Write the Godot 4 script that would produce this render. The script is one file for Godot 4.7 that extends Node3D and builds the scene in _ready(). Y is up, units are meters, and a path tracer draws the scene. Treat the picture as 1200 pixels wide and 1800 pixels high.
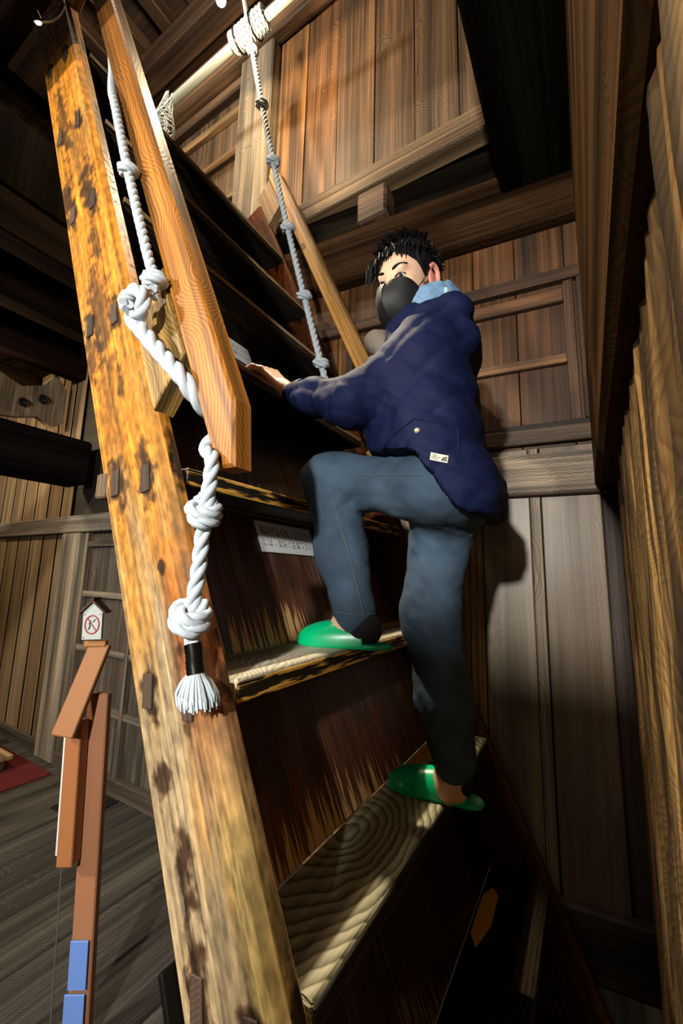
extends Node3D
# Steep castle stair with a climber. World axes: x runs along the treads, y is up, -z is the way the stair climbs.
# Eye height is y = 0, the floor lies at y = FLOOR.

const FLOOR := -1.435
const SD := Vector3(0, 0.91177, -0.41069)   # along the stair slope
const ND := Vector3(0, 0.41069, 0.91177)    # out of the stair slope
var rng := RandomNumberGenerator.new()
var M := {}
var taken := {}


func _ready() -> void:
	rng.seed = 20
	# ---- camera, sky, lights, exposure
	var cam := Camera3D.new()
	cam.name = "camera"
	cam.transform = Transform3D(Basis(Vector3(0.51504, 0.02405, 0.85683), Vector3(-0.14489, 0.98767, 0.05937), Vector3(-0.84483, -0.15472, 0.51218)).orthonormalized(), Vector3.ZERO)
	cam.fov = 103.14
	cam.near = 0.02
	cam.current = true
	add_child(cam)
	var we := WorldEnvironment.new()
	we.name = "world"
	var e := Environment.new()
	e.background_mode = Environment.BG_COLOR
	e.background_color = Color(0.0, 0.0, 0.0)
	e.tonemap_mode = Environment.TONE_MAPPER_LINEAR
	e.tonemap_exposure = 1.0
	e.sdfgi_enabled = true
	e.ssao_enabled = true
	e.ssil_enabled = true
	we.environment = e
	add_child(we)
	lamp_light("hall_key_light", Vector3(-2.4, 1.62, -2.6), Color(1.0, 0.94, 0.85), 13.0, 0.09)
	lamp_light("hall_fill_light", Vector3(-1.2, 0.25, -1.1), Color(1.0, 0.92, 0.80), 0.4, 0.15)  # added fill standing for bounced light, no lamp hangs here
	lamp_light("stairwell_light", Vector3(1.2, 3.235, -1.625), Color(1.0, 0.87, 0.68), 1.7, 0.05)
	lamp_light("upper_hall_light", Vector3(0.5, 3.9, -2.1), Color(1.0, 0.93, 0.84), 2.2, 0.08)
	lamp_light("left_hall_light", Vector3(0.55, 1.2, -4.2), Color(1.0, 0.88, 0.70), 2.0, 0.08)
	var sp := SpotLight3D.new()
	sp.name = "gallery_spot_light"
	sp.transform = Transform3D(Basis(), Vector3(-1.5, 0.62, -0.02)).looking_at(Vector3(1.1, 0.42, -0.40))
	sp.light_color = Color(0.98, 0.96, 0.92)
	sp.light_energy = 9.5
	sp.light_size = 0.05
	sp.spot_angle = 50.0
	sp.spot_angle_attenuation = 0.5
	sp.spot_range = 14.0
	sp.spot_attenuation = 2.0
	sp.shadow_enabled = true
	add_child(sp)
	var dn := SpotLight3D.new()
	dn.name = "added_tread_spot_light"  # second light added by the bulb to brighten the lower treads
	dn.transform = Transform3D(Basis(), Vector3(1.2, 3.12, -1.77)).looking_at(Vector3(0.76, -0.4, -0.50))
	dn.light_color = Color(1.0, 0.93, 0.80)
	dn.light_energy = 19.0
	dn.light_size = 0.04
	dn.spot_angle = 13.5
	dn.spot_angle_attenuation = 0.6
	dn.spot_range = 14.0
	dn.spot_attenuation = 2.0
	dn.shadow_enabled = true
	add_child(dn)
	make_materials()
	# ---- the place
	build_shell()
	build_wall_back()
	build_upper_wall()
	build_wall_right()
	build_left_hall()
	build_overhead()
	build_staircase()
	build_ropes()
	build_notices()
	build_stand()
	build_lamps()
	build_person()


func lamp_light(called: String, at: Vector3, c: Color, energy: float, size: float) -> void:
	var l := OmniLight3D.new()
	l.name = called
	l.position = at
	l.light_color = c
	l.light_energy = energy
	l.light_size = size
	l.omni_range = 14.0
	l.omni_attenuation = 2.0
	l.shadow_enabled = true
	add_child(l)


# ------------------------------------------------------------------ naming
func numbered(called: String) -> String:
	if not taken.has(called):
		taken[called] = 0
		return called
	taken[called] += 1
	return "%s_%03d" % [called, taken[called]]


func thing(called: String, label: String, category: String, at := Vector3.ZERO, group := "") -> Node3D:
	var o := Node3D.new()
	o.name = numbered(called)
	o.position = at
	add_child(o)
	o.set_meta("label", label)
	o.set_meta("category", category)
	if group != "":
		o.set_meta("group", group)
	return o


func struct(called: String) -> Node3D:
	var o := Node3D.new()
	o.name = numbered(called)
	add_child(o)
	o.set_meta("kind", "structure")
	return o


func part(parent: Node, called: String, mesh: Mesh, mat: Material, xf := Transform3D(), label := "") -> MeshInstance3D:
	var o := MeshInstance3D.new()
	o.name = called
	o.mesh = mesh
	o.material_override = mat
	# hang it under its parent by place in the world
	var base := Transform3D()
	var p: Node = parent
	while p != self and p is Node3D:
		base = (p as Node3D).transform * base
		p = p.get_parent()
	o.transform = base.affine_inverse() * xf
	parent.add_child(o, true)
	if label != "":
		o.set_meta("label", label)
	return o


# ------------------------------------------------------------------ meshes
func box_mesh(size: Vector3, b: float, tint: Color, us := 0.8, vs := 2.4, fit := false) -> ArrayMesh:
	# chamfered box; texture v along the longest edge, u across it
	var h := size * 0.5
	b = minf(b, minf(h.x, minf(h.y, h.z)) * 0.6)
	var long := 0
	if size.y >= size.x and size.y >= size.z:
		long = 1
	elif size.z >= size.x:
		long = 2
	var u0 := rng.randf()
	var v0 := rng.randf()
	var vs_ := PackedVector3Array()
	var ns := PackedVector3Array()
	var uv := PackedVector2Array()
	var cs := PackedColorArray()
	var polys: Array = []
	for ax in 3:
		var a1 := (ax + 1) % 3
		var a2 := (ax + 2) % 3
		for s in [-1.0, 1.0]:
			var q: Array = []
			for c in [[-1.0, -1.0], [1.0, -1.0], [1.0, 1.0], [-1.0, 1.0]]:
				var p := Vector3()
				p[ax] = s * h[ax]
				p[a1] = c[0] * (h[a1] - b)
				p[a2] = c[1] * (h[a2] - b)
				q.append(p)
			var n := Vector3()
			n[ax] = s
			polys.append([q, n, ax])
		for s1 in [-1.0, 1.0]:
			for s2 in [-1.0, 1.0]:
				var q2: Array = []
				for t in [-1.0, 1.0]:
					var p := Vector3()
					p[ax] = t * (h[ax] - b)
					p[a1] = s1 * h[a1]
					p[a2] = s2 * (h[a2] - b)
					q2.append(p)
				for t in [1.0, -1.0]:
					var p := Vector3()
					p[ax] = t * (h[ax] - b)
					p[a1] = s1 * (h[a1] - b)
					p[a2] = s2 * h[a2]
					q2.append(p)
				var n := Vector3()
				n[a1] = s1
				n[a2] = s2
				polys.append([q2, n.normalized(), a1])
	for sx in [-1.0, 1.0]:
		for sy in [-1.0, 1.0]:
			for sz in [-1.0, 1.0]:
				polys.append([[Vector3(sx * h.x, sy * (h.y - b), sz * (h.z - b)), Vector3(sx * (h.x - b), sy * h.y, sz * (h.z - b)), Vector3(sx * (h.x - b), sy * (h.y - b), sz * h.z)], Vector3(sx, sy, sz).normalized(), 0])
	for poly in polys:
		var q: Array = poly[0]
		var n: Vector3 = poly[1]
		var order: Array = [0, 1, 2]
		if q.size() == 4:
			order = [0, 1, 2, 0, 2, 3]
		var cr: Vector3 = (q[1] - q[0]).cross(q[2] - q[0])
		if cr.dot(n) > 0.0:
			order.reverse()
		for i in order:
			var p: Vector3 = q[i]
			vs_.append(p)
			ns.append(n)
			cs.append(tint)
			var across := 0.0
			var asz := 1.0
			var al: float = p[long]
			var k1 := (long + 1) % 3
			var k2 := (long + 2) % 3
			if poly[2] == long:
				across = p[k1]
				asz = size[k1]
				al = p[k2]
			elif poly[2] == k1:
				across = p[k2]
				asz = size[k2]
			else:
				across = p[k1]
				asz = size[k1]
			if fit:
				uv.append(Vector2(across / asz + 0.5, 0.5 - al / size[long]))
			else:
				uv.append(Vector2(u0 + across / us + (0.37 if poly[2] == k1 else 0.0), v0 + al / vs))
	return arrays(vs_, ns, uv, cs)


func arrays(v: PackedVector3Array, n: PackedVector3Array, uv: PackedVector2Array, c: PackedColorArray, idx := PackedInt32Array()) -> ArrayMesh:
	var a := []
	a.resize(Mesh.ARRAY_MAX)
	a[Mesh.ARRAY_VERTEX] = v
	a[Mesh.ARRAY_NORMAL] = n
	if uv.size() > 0:
		a[Mesh.ARRAY_TEX_UV] = uv
	if c.size() > 0:
		a[Mesh.ARRAY_COLOR] = c
	if idx.size() > 0:
		a[Mesh.ARRAY_INDEX] = idx
	var m := ArrayMesh.new()
	m.add_surface_from_arrays(Mesh.PRIMITIVE_TRIANGLES, a)
	return m


func vary(c: Color, k := 0.14) -> Color:
	var s := 1.0 + rng.randf_range(-k, k)
	var w := 1.0 + rng.randf_range(-k, k) * 0.25
	return Color(c.r * s * w, c.g * s, c.b * s / w)


func wood(parent: Node, called: String, lo: Vector3, hi: Vector3, tint: Color, mat := "wood", b := 0.004) -> MeshInstance3D:
	# an axis-aligned timber between two corners
	var size := (hi - lo).abs()
	return part(parent, called, box_mesh(size, b, vary(tint)), M[mat], Transform3D(Basis(), (lo + hi) * 0.5))


func prism(pts: PackedVector2Array, depth: float, b: float, tint: Color, us := 0.8, vs := 2.4, fit := Rect2()) -> ArrayMesh:
	# a convex outline (x across, y along) given depth along z, both caps chamfered
	var ins: PackedVector2Array = pts
	var off := Geometry2D.offset_polygon(pts, -b, Geometry2D.JOIN_MITER)
	if off.size() > 0 and off[0].size() == pts.size():
		ins = off[0]
		var best := 0
		for i in ins.size():
			if ins[i].distance_to(pts[0]) < ins[best].distance_to(pts[0]):
				best = i
		var r := PackedVector2Array()
		for i in ins.size():
			r.append(ins[(best + i) % ins.size()])
		if r[1].distance_to(pts[1]) > r[r.size() - 1].distance_to(pts[1]):
			var rr := PackedVector2Array([r[0]])
			for i in range(r.size() - 1, 0, -1):
				rr.append(r[i])
			r = rr
		ins = r
	var rings: Array = [[ins, -depth * 0.5], [pts, -depth * 0.5 + b], [pts, depth * 0.5 - b], [ins, depth * 0.5]]
	var st := SurfaceTool.new()
	st.begin(Mesh.PRIMITIVE_TRIANGLES)
	var u0 := rng.randf()
	var v0 := rng.randf()
	var mid := Vector3()
	for p in pts:
		mid += Vector3(p.x, p.y, 0) / pts.size()
	for k in 3:
		var ra: PackedVector2Array = rings[k][0]
		var rb: PackedVector2Array = rings[k + 1][0]
		for i in pts.size():
			var j := (i + 1) % pts.size()
			var q := [Vector3(ra[i].x, ra[i].y, rings[k][1]), Vector3(ra[j].x, ra[j].y, rings[k][1]), Vector3(rb[j].x, rb[j].y, rings[k + 1][1]), Vector3(rb[i].x, rb[i].y, rings[k + 1][1])]
			face(st, q, mid, u0, v0, us, vs, tint, fit)
	for k in [0, 3]:
		var ra: PackedVector2Array = rings[k][0]
		var q := []
		for p in ra:
			q.append(Vector3(p.x, p.y, rings[k][1]))
		face(st, q, mid, u0, v0, us, vs, tint, fit)
	return st.commit()


func face(st: SurfaceTool, q: Array, mid: Vector3, u0: float, v0: float, us: float, vs: float, tint: Color, fit: Rect2) -> void:
	var n: Vector3 = (q[1] - q[0]).cross(q[2] - q[0]).normalized()
	var order := range(q.size())
	if n.dot(q[0] - mid) < 0.0:
		n = -n
	else:
		order.reverse()
	for i in range(1, q.size() - 1):
		for k in [0, i, i + 1]:
			var p: Vector3 = q[order[k]]
			st.set_normal(n)
			st.set_color(tint)
			if fit.size.x > 0.0:
				var fu := (p.x - fit.position.x) / fit.size.x if absf(n.z) > 0.5 else 0.78 + p.z / fit.size.x
				st.set_uv(Vector2(fu, 1.0 - (p.y - fit.position.y) / fit.size.y))
			else:
				var ac := p.x if absf(n.z) > 0.5 else p.z + 0.31
				st.set_uv(Vector2(u0 + ac / us, v0 + p.y / vs))
			st.add_vertex(p)


func tube(st: SurfaceTool, path: PackedVector3Array, radius: Array, sides := 8, cap := true, tint := Color.WHITE, squash := 1.0) -> void:
	# swept tube; radius is one number or one per point
	var n := path.size()
	var rings := []
	var t0 := (path[1] - path[0]).normalized()
	var up := Vector3.UP if absf(t0.y) < 0.9 else Vector3.RIGHT
	var side := t0.cross(up).normalized()
	for i in n:
		var t: Vector3 = (path[mini(i + 1, n - 1)] - path[maxi(i - 1, 0)]).normalized()
		side = (side - t * side.dot(t)).normalized()
		var other := t.cross(side)
		var r: float = radius[mini(i, radius.size() - 1)]
		var ring := []
		for k in sides:
			var a := TAU * k / sides
			var d := side * cos(a) + other * sin(a) * squash
			ring.append([path[i] + d * r, d.normalized()])
		rings.append(ring)
	for i in n - 1:
		for k in sides:
			var k2 := (k + 1) % sides
			for v in [rings[i][k], rings[i + 1][k], rings[i + 1][k2], rings[i][k], rings[i + 1][k2], rings[i][k2]]:
				st.set_color(tint)
				st.set_normal(v[1])
				st.set_uv(Vector2(float(k) / sides, float(i) * 0.2))
				st.add_vertex(v[0])
	if cap:
		for end in [0, n - 1]:
			var d := (path[0] - path[1]).normalized() if end == 0 else (path[n - 1] - path[n - 2]).normalized()
			for k in sides:
				var k2 := (k + 1) % sides
				var tri := [path[end], rings[end][k][0], rings[end][k2][0]]
				if (tri[1] - tri[0]).cross(tri[2] - tri[0]).dot(d) > 0.0:
					tri.reverse()
				for v in tri:
					st.set_color(tint)
					st.set_normal(d)
					st.set_uv(Vector2.ZERO)
					st.add_vertex(v)


func new_st() -> SurfaceTool:
	var st := SurfaceTool.new()
	st.begin(Mesh.PRIMITIVE_TRIANGLES)
	return st


func lathe(st: SurfaceTool, prof: PackedVector2Array, sides := 24, tint := Color.WHITE) -> void:
	# profile of (radius, height) turned about y
	for i in prof.size() - 1:
		var d := prof[i + 1] - prof[i]
		var nn := Vector2(d.y, -d.x).normalized()
		for k in sides:
			var a := TAU * k / sides
			var b := TAU * (k + 1) / sides
			var q := []
			for w in [[prof[i], a], [prof[i], b], [prof[i + 1], b], [prof[i], a], [prof[i + 1], b], [prof[i + 1], a]]:
				var p: Vector2 = w[0]
				q.append([Vector3(p.x * cos(w[1]), p.y, p.x * sin(w[1])), Vector3(nn.x * cos(w[1]), nn.y, nn.x * sin(w[1]))])
			for v in q:
				st.set_color(tint)
				st.set_normal(v[1])
				st.add_vertex(v[0])


# ------------------------------------------------------------------ textures and materials
func streaks(w: int, h: int, short: int, freq: float, sd: int) -> Image:
	# fibres that run down the image
	var n := FastNoiseLite.new()
	n.seed = sd
	n.noise_type = FastNoiseLite.TYPE_PERLIN
	n.frequency = freq
	n.fractal_octaves = 4
	n.fractal_gain = 0.65
	var im := n.get_seamless_image(w, short, false, false, 0.15)
	im.convert(Image.FORMAT_L8)
	im.resize(w, h, Image.INTERPOLATE_CUBIC)
	return im


func wood_tex(sd: int, flat: float, freq: float, contrast: float, soft := 1.0) -> ImageTexture:
	var w := 512
	var h := 1024
	var f1 := streaks(w, h, 24, 0.09, sd).get_data()
	var f2 := streaks(w, h, 36, 0.016, sd + 5).get_data()
	var f3 := streaks(w, h, 90, 0.010, sd + 9).get_data()
	var no := FastNoiseLite.new()
	no.seed = sd
	no.frequency = 1.0
	no.fractal_octaves = 2
	var out := PackedByteArray()
	out.resize(w * h * 3)
	var o := 0
	for y in h:
		var a := TAU * y / h
		var cx := 0.22 * no.get_noise_2d(cos(a) * 0.7 + 9.0, sin(a) * 0.7)
		var dz := flat * (0.5 + 1.6 * no.get_noise_2d(cos(a) * 0.9, sin(a) * 0.9 + 4.0))
		var dz2 := dz * dz + 0.0004
		var cc := 0.5 + cx
		for x in w:
			var u := float(x) / w
			var q := fposmod(u - cc + 0.5, 1.0) - 0.5
			var b1 := f1[y * w + x] / 255.0
			var b2 := f2[y * w + x] / 255.0
			var r := sqrt(q * q + dz2) * freq + (b2 - 0.5) * 0.9 + (b1 - 0.5) * 0.35
			var ring := r - floorf(r)
			ring = ring * ring * (1.0 if ring < 0.88 else (1.0 - ring) / 0.12)
			var b3 := f3[y * w + x] / 255.0
			var v := 0.96 - contrast * ring * (0.25 + 1.1 * b3) - 0.62 * (1.0 - b1) * (0.4 + contrast) + 0.55 * (b2 - 0.5) + 0.50 * (b3 - 0.5)
			v = clampf(0.72 + (v - 0.72) * soft, 0.06, 1.0)
			out[o] = int(255.0 * v)
			out[o + 1] = int(255.0 * v * (1.0 - 0.10 * ring))
			out[o + 2] = int(255.0 * v * (1.0 - 0.20 * ring))
			o += 3
	return ImageTexture.create_from_image(Image.create_from_data(w, h, false, Image.FORMAT_RGB8, out))


func std(c: Color, rough: float, tex: Texture2D = null, bump := 0.0, coat := 0.0) -> StandardMaterial3D:
	var m := StandardMaterial3D.new()
	m.albedo_color = c
	m.roughness = rough
	m.vertex_color_use_as_albedo = true
	if tex:
		m.albedo_texture = tex
		if bump > 0.0:
			m.heightmap_enabled = true
			m.heightmap_texture = tex
			m.heightmap_scale = bump
	if coat > 0.0:
		m.clearcoat_enabled = true
		m.clearcoat = coat
		m.clearcoat_roughness = 0.3
	return m


func plain(c: Color, rough := 0.6, metal := 0.0) -> StandardMaterial3D:
	var m := StandardMaterial3D.new()
	m.albedo_color = c
	m.roughness = rough
	m.metallic = metal
	return m


func make_materials() -> void:
	var flat := wood_tex(3, 0.16, 70.0, 0.42, 0.85)
	var fine := wood_tex(11, 0.03, 80.0, 0.32)
	var old := wood_tex(23, 0.22, 66.0, 0.28)
	M.board = std(Color.WHITE, 0.40, wood_tex(31, 0.05, 60.0, 0.15, 0.5), 0.06)
	M.wood = std(Color.WHITE, 0.60, flat, 0.12)
	M.fine = std(Color.WHITE, 0.58, fine, 0.1)
	M.old = std(Color.WHITE, 0.68, old, 0.22)
	M.dark = std(Color.WHITE, 0.85, old, 0.15)
	M.dark.metallic_specular = 0.12
	M.gloss = std(Color.WHITE, 0.48, fine, 0.10, 0.12)
	M.lacquer = std(Color.WHITE, 0.38, old, 0.12)
	M.stringer = std(Color.WHITE, 0.58, stringer_tex(), 0.25)
	M.stringer.metallic_specular = 0.3
	M.riser = std(Color.WHITE, 0.36, riser_tex(1), 0.12)
	M.riser2 = std(Color.WHITE, 0.36, riser_tex(2), 0.12)
	M.ring = std(Color.WHITE, 0.5, ring_tex(), 0.5)
	M.nosing = std(Color.WHITE, 0.5, nosing_tex(), 0.2)
	M.rope = std(Color(0.70, 0.75, 0.79), 0.9)
	M.tape = plain(Color(0.02, 0.02, 0.022), 0.25)
	M.black = plain(Color(0.03, 0.028, 0.026), 0.6)
	M.iron = plain(Color(0.06, 0.05, 0.05), 0.5, 0.6)
	M.white = plain(Color(0.86, 0.87, 0.86), 0.5)
	M.skin = std(Color.WHITE, 0.5)
	M.skin.subsurf_scatter_enabled = true
	M.skin.subsurf_scatter_strength = 0.12
	M.hair = plain(Color(0.045, 0.045, 0.055), 0.62)
	M.hair.metallic_specular = 0.3
	M.eye = plain(Color(0.80, 0.76, 0.72), 0.2)
	M.iris = plain(Color(0.05, 0.03, 0.02), 0.15)
	M.mask = plain(Color(0.032, 0.048, 0.056), 0.62)
	M.nylon = std(Color.WHITE, 0.72)
	M.nylon.metallic_specular = 0.28
	M.fleece = std(Color.WHITE, 0.95)
	M.denim = std(Color.WHITE, 0.85)
	M.sock = plain(Color(0.05, 0.055, 0.075), 0.9)
	M.vinyl = std(Color.WHITE, 0.28)
	M.brass = plain(Color(0.75, 0.70, 0.58), 0.3, 0.5)
	M.rail = plain(Color(0.66, 0.70, 0.70), 0.6)
	M.steel = plain(Color(0.62, 0.63, 0.63), 0.3, 0.8)
	M.blue = plain(Color(0.40, 0.55, 0.85), 0.45)
	M.paint = std(Color.WHITE, 0.6)
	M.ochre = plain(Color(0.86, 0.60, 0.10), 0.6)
	M.ban = plain(Color(0.60, 0.12, 0.14), 0.5)
	M.carpet = plain(Color(0.36, 0.05, 0.07), 0.95)
	M.glow = plain(Color(1, 0.95, 0.85))
	M.glow.emission_enabled = true
	M.glow.emission = Color(1.0, 0.86, 0.62)
	M.glow.emission_energy_multiplier = 4.0
	M.glow2 = plain(Color(1, 0.98, 0.92))
	M.glow2.emission_enabled = true
	M.glow2.emission = Color(1.0, 0.95, 0.85)
	M.glow2.emission_energy_multiplier = 1.5


func stringer_tex() -> ImageTexture:
	# u across the wide face (0 = back edge), v down the timber; varnished orange above, rubbed bare below, with dark stains of its own and shade painted round the tenons
	var w := 192
	var h := 2048
	var f1 := streaks(w, h, 60, 0.09, 77).get_data()
	var f2 := streaks(w, h, 500, 0.05, 78).get_data()
	var no := FastNoiseLite.new()
	no.seed = 5
	no.frequency = 0.011
	no.fractal_octaves = 4
	var blot: Array = [[1.62, -0.775, 0.10, 0.035, 0.8], [1.55, -0.66, 0.13, 0.035, 0.75], [1.30, -0.68, 0.07, 0.02, 0.6], [2.05, -0.72, 0.22, 0.03, 0.6], [1.06, -0.70, 0.15, 0.06, 0.55], [0.95, -0.765, 0.09, 0.03, 0.6], [0.80, -0.675, 0.05, 0.015, 0.7], [0.55, -0.745, 0.07, 0.03, 0.75], [0.52, -0.645, 0.07, 0.03, 0.7], [0.306, -0.649, 0.018, 0.01, 0.9], [0.141, -0.639, 0.02, 0.012, 0.9], [-0.06, -0.75, 0.035, 0.022, 0.85], [-0.185, -0.725, 0.07, 0.02, 0.9], [-0.33, -0.74, 0.07, 0.025, 0.9], [0.09, -0.745, 0.05, 0.018, 0.7], [0.75, -0.72, 0.22, 0.05, 0.25], [1.8, -0.69, 0.2, 0.05, 0.3]]
	for k in range(1, 8):
		for n in [-0.748, -0.645]:
			var ty: float = TREADS[k] - 0.032
			var tz: float = (n - ty * 0.41069) / 0.91177
			blot.append([ty * 0.91177 - tz * 0.41069, n, 0.052, 0.022, 0.85])  # dark rims give the tenon ends a painted recess shade
	var out := PackedByteArray()
	out.resize(w * h * 3)
	var o := 0
	for y in h:
		var s := 3.1 - 4.42 * y / h
		var t := smoothstep(0.1, 1.0, s)
		var t2 := smoothstep(-0.2, 0.75, s)
		for x in w:
			var u := float(x) / w
			var n := -0.80 + 0.218 * u
			var b1 := f1[o / 3] / 255.0
			var b2 := f2[o / 3] / 255.0
			var big := no.get_noise_2d(x * 1.2, y * 0.32)
			var tt := clampf(t2 * 0.7 + t * 0.4 + big * 0.7 - 0.06 + (0.26 if u > 0.72 and s < 0.35 and s > -0.25 else 0.0), 0.0, 1.0)
			var c := Color(0.66, 0.58, 0.45).lerp(Color(0.86, 0.56, 0.18), tt)
			if u > 0.70 and s < 0.1:
				c = c.lerp(Color(0.82, 0.72, 0.46), clampf((0.1 - s) * 4.0, 0.0, 1.0) * clampf((u - 0.70) * 8.0, 0.0, 1.0) * 0.9)  # front face paled at the foot, light there painted into the colour
			var red := clampf((u - 0.55) * 6.0, 0.0, 1.0) * clampf(1.0 - absf(s - 0.12) * 3.0, 0.0, 1.0)
			c = c.lerp(Color(0.50, 0.25, 0.12), red * 0.8)
			var k := 0.62 + 0.46 * b1 + 0.45 * (b2 - 0.5) + 0.22 * no.get_noise_2d(x * 5.0 + 300.0, y * 4.0)
			for bl in blot:
				var ds: float = (s - bl[0]) / bl[2]
				if ds < 1.6 and ds > -1.6:
					var dn: float = (n - bl[1]) / bl[3]
					var d := sqrt(ds * ds + dn * dn) + 0.9 * no.get_noise_2d(x * 2.2, y * 3.6) + (b1 - 0.5) * 0.4
					if d < 1.25:
						var st: float = bl[4] * clampf((1.25 - d) * 1.5, 0.0, 1.0)
						c = c.lerp(Color(0.22, 0.15, 0.10), st)
			out[o] = int(clampf(c.r * k, 0.0, 1.0) * 255.0)
			out[o + 1] = int(clampf(c.g * k, 0.0, 1.0) * 255.0)
			out[o + 2] = int(clampf(c.b * k, 0.0, 1.0) * 255.0)
			o += 3
	return ImageTexture.create_from_image(Image.create_from_data(w, h, false, Image.FORMAT_RGB8, out))


func riser_tex(sd: int) -> ImageTexture:
	# dark lacquered boards, scuffed down to bare wood where feet strike, just above the tread (v = 1)
	var w := 512
	var h := 256
	var f1 := streaks(w, h, 7, 0.22, 40 + sd).get_data()
	var f2 := streaks(w, h, 20, 0.03, 50 + sd).get_data()
	var no := FastNoiseLite.new()
	no.seed = sd
	no.frequency = 0.02
	var out := PackedByteArray()
	out.resize(w * h * 3)
	var o := 0
	for y in h:
		var v := float(y) / h
		for x in w:
			var u := float(x) / w
			var b1 := f1[o / 3] / 255.0
			var b2 := f2[o / 3] / 255.0
			var reach := 0.84 + 0.9 * maxf(0.0, absf(u - (0.30 if sd == 1 else 0.34)) - 0.08) + 0.10 * no.get_noise_2d(x * 1.5, 0.0)
			var c := Color(0.27, 0.18, 0.15).lerp(Color(0.46, 0.24, 0.15), clampf((v - 0.25) * 1.2 + (b2 - 0.5) * 1.6, 0.0, 1.0))
			c = c.lerp(Color(0.36, 0.32, 0.31), clampf((b2 - 0.55) * 3.0, 0.0, 0.7))
			var k := 0.55 + 0.75 * b1
			c = Color(c.r * k, c.g * k, c.b * k)
			if u > 0.10 and u < 0.66:
				c = c.lerp(Color(0.84, 0.68, 0.44), clampf(((v - reach) * 5.0 + (b1 - 0.5) * 3.4) * 3.0, 0.0, 1.0) * clampf((v - reach + 0.22) * 8.0, 0.0, 0.95))
			out[o] = int(clampf(c.r, 0.0, 1.0) * 255.0)
			out[o + 1] = int(clampf(c.g, 0.0, 1.0) * 255.0)
			out[o + 2] = int(clampf(c.b, 0.0, 1.0) * 255.0)
			o += 3
	return ImageTexture.create_from_image(Image.create_from_data(w, h, false, Image.FORMAT_RGB8, out))


func ring_tex() -> ImageTexture:
	# top of a tread: growth rings round a buried knot, worn into ridges; u across the tread, v along it
	var w := 160
	var h := 1024
	var f1 := streaks(w, h, 60, 0.05, 91).get_data()
	var no := FastNoiseLite.new()
	no.seed = 8
	no.frequency = 0.012
	var out := PackedByteArray()
	out.resize(w * h * 3)
	var o := 0
	for y in h:
		for x in w:
			var px := (float(x) / w - 0.18) * 0.18
			var py := (float(y) / h - 0.69) * 1.16 * 0.62
			var r := sqrt(px * px + py * py) * 44.0 + 0.9 * no.get_noise_2d(x * 0.5, y * 0.35) + px * 14.0
			var ring := r - floorf(r)
			ring = ring * ring * (1.0 if ring < 0.85 else (1.0 - ring) / 0.15)
			var b1 := f1[o / 3] / 255.0
			var v := clampf(0.90 - 0.46 * ring - 0.3 * (1.0 - b1), 0.1, 1.0)
			out[o] = int(v * 255.0)
			out[o + 1] = int(v * 250.0)
			out[o + 2] = int(v * (232.0 - 30.0 * ring))
			o += 3
	return ImageTexture.create_from_image(Image.create_from_data(w, h, false, Image.FORMAT_RGB8, out))


func nosing_tex() -> ImageTexture:
	# front edge of a tread: paint worn to yellow wood along both edges, black left between
	var w := 48
	var h := 768
	var f1 := streaks(w, h, 60, 0.09, 33).get_data()
	var no := FastNoiseLite.new()
	no.seed = 14
	no.frequency = 0.02
	no.fractal_octaves = 4
	var out := PackedByteArray()
	out.resize(w * h * 3)
	var o := 0
	for y in h:
		for x in w:
			var u := float(x) / w
			var b1 := f1[o / 3] / 255.0
			var edge := absf(u - 0.5) * 2.0
			var d := edge + 1.1 * no.get_noise_2d(x * 3.0, y * 0.6) + (b1 - 0.5) * 1.1
			var c := Color(0.10, 0.08, 0.05).lerp(Color(0.86, 0.68, 0.34), smoothstep(0.35, 0.75, d))
			var k := 0.75 + 0.4 * b1
			out[o] = int(clampf(c.r * k, 0.0, 1.0) * 255.0)
			out[o + 1] = int(clampf(c.g * k, 0.0, 1.0) * 255.0)
			out[o + 2] = int(clampf(c.b * k, 0.0, 1.0) * 255.0)
			o += 3
	return ImageTexture.create_from_image(Image.create_from_data(w, h, false, Image.FORMAT_RGB8, out))


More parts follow.
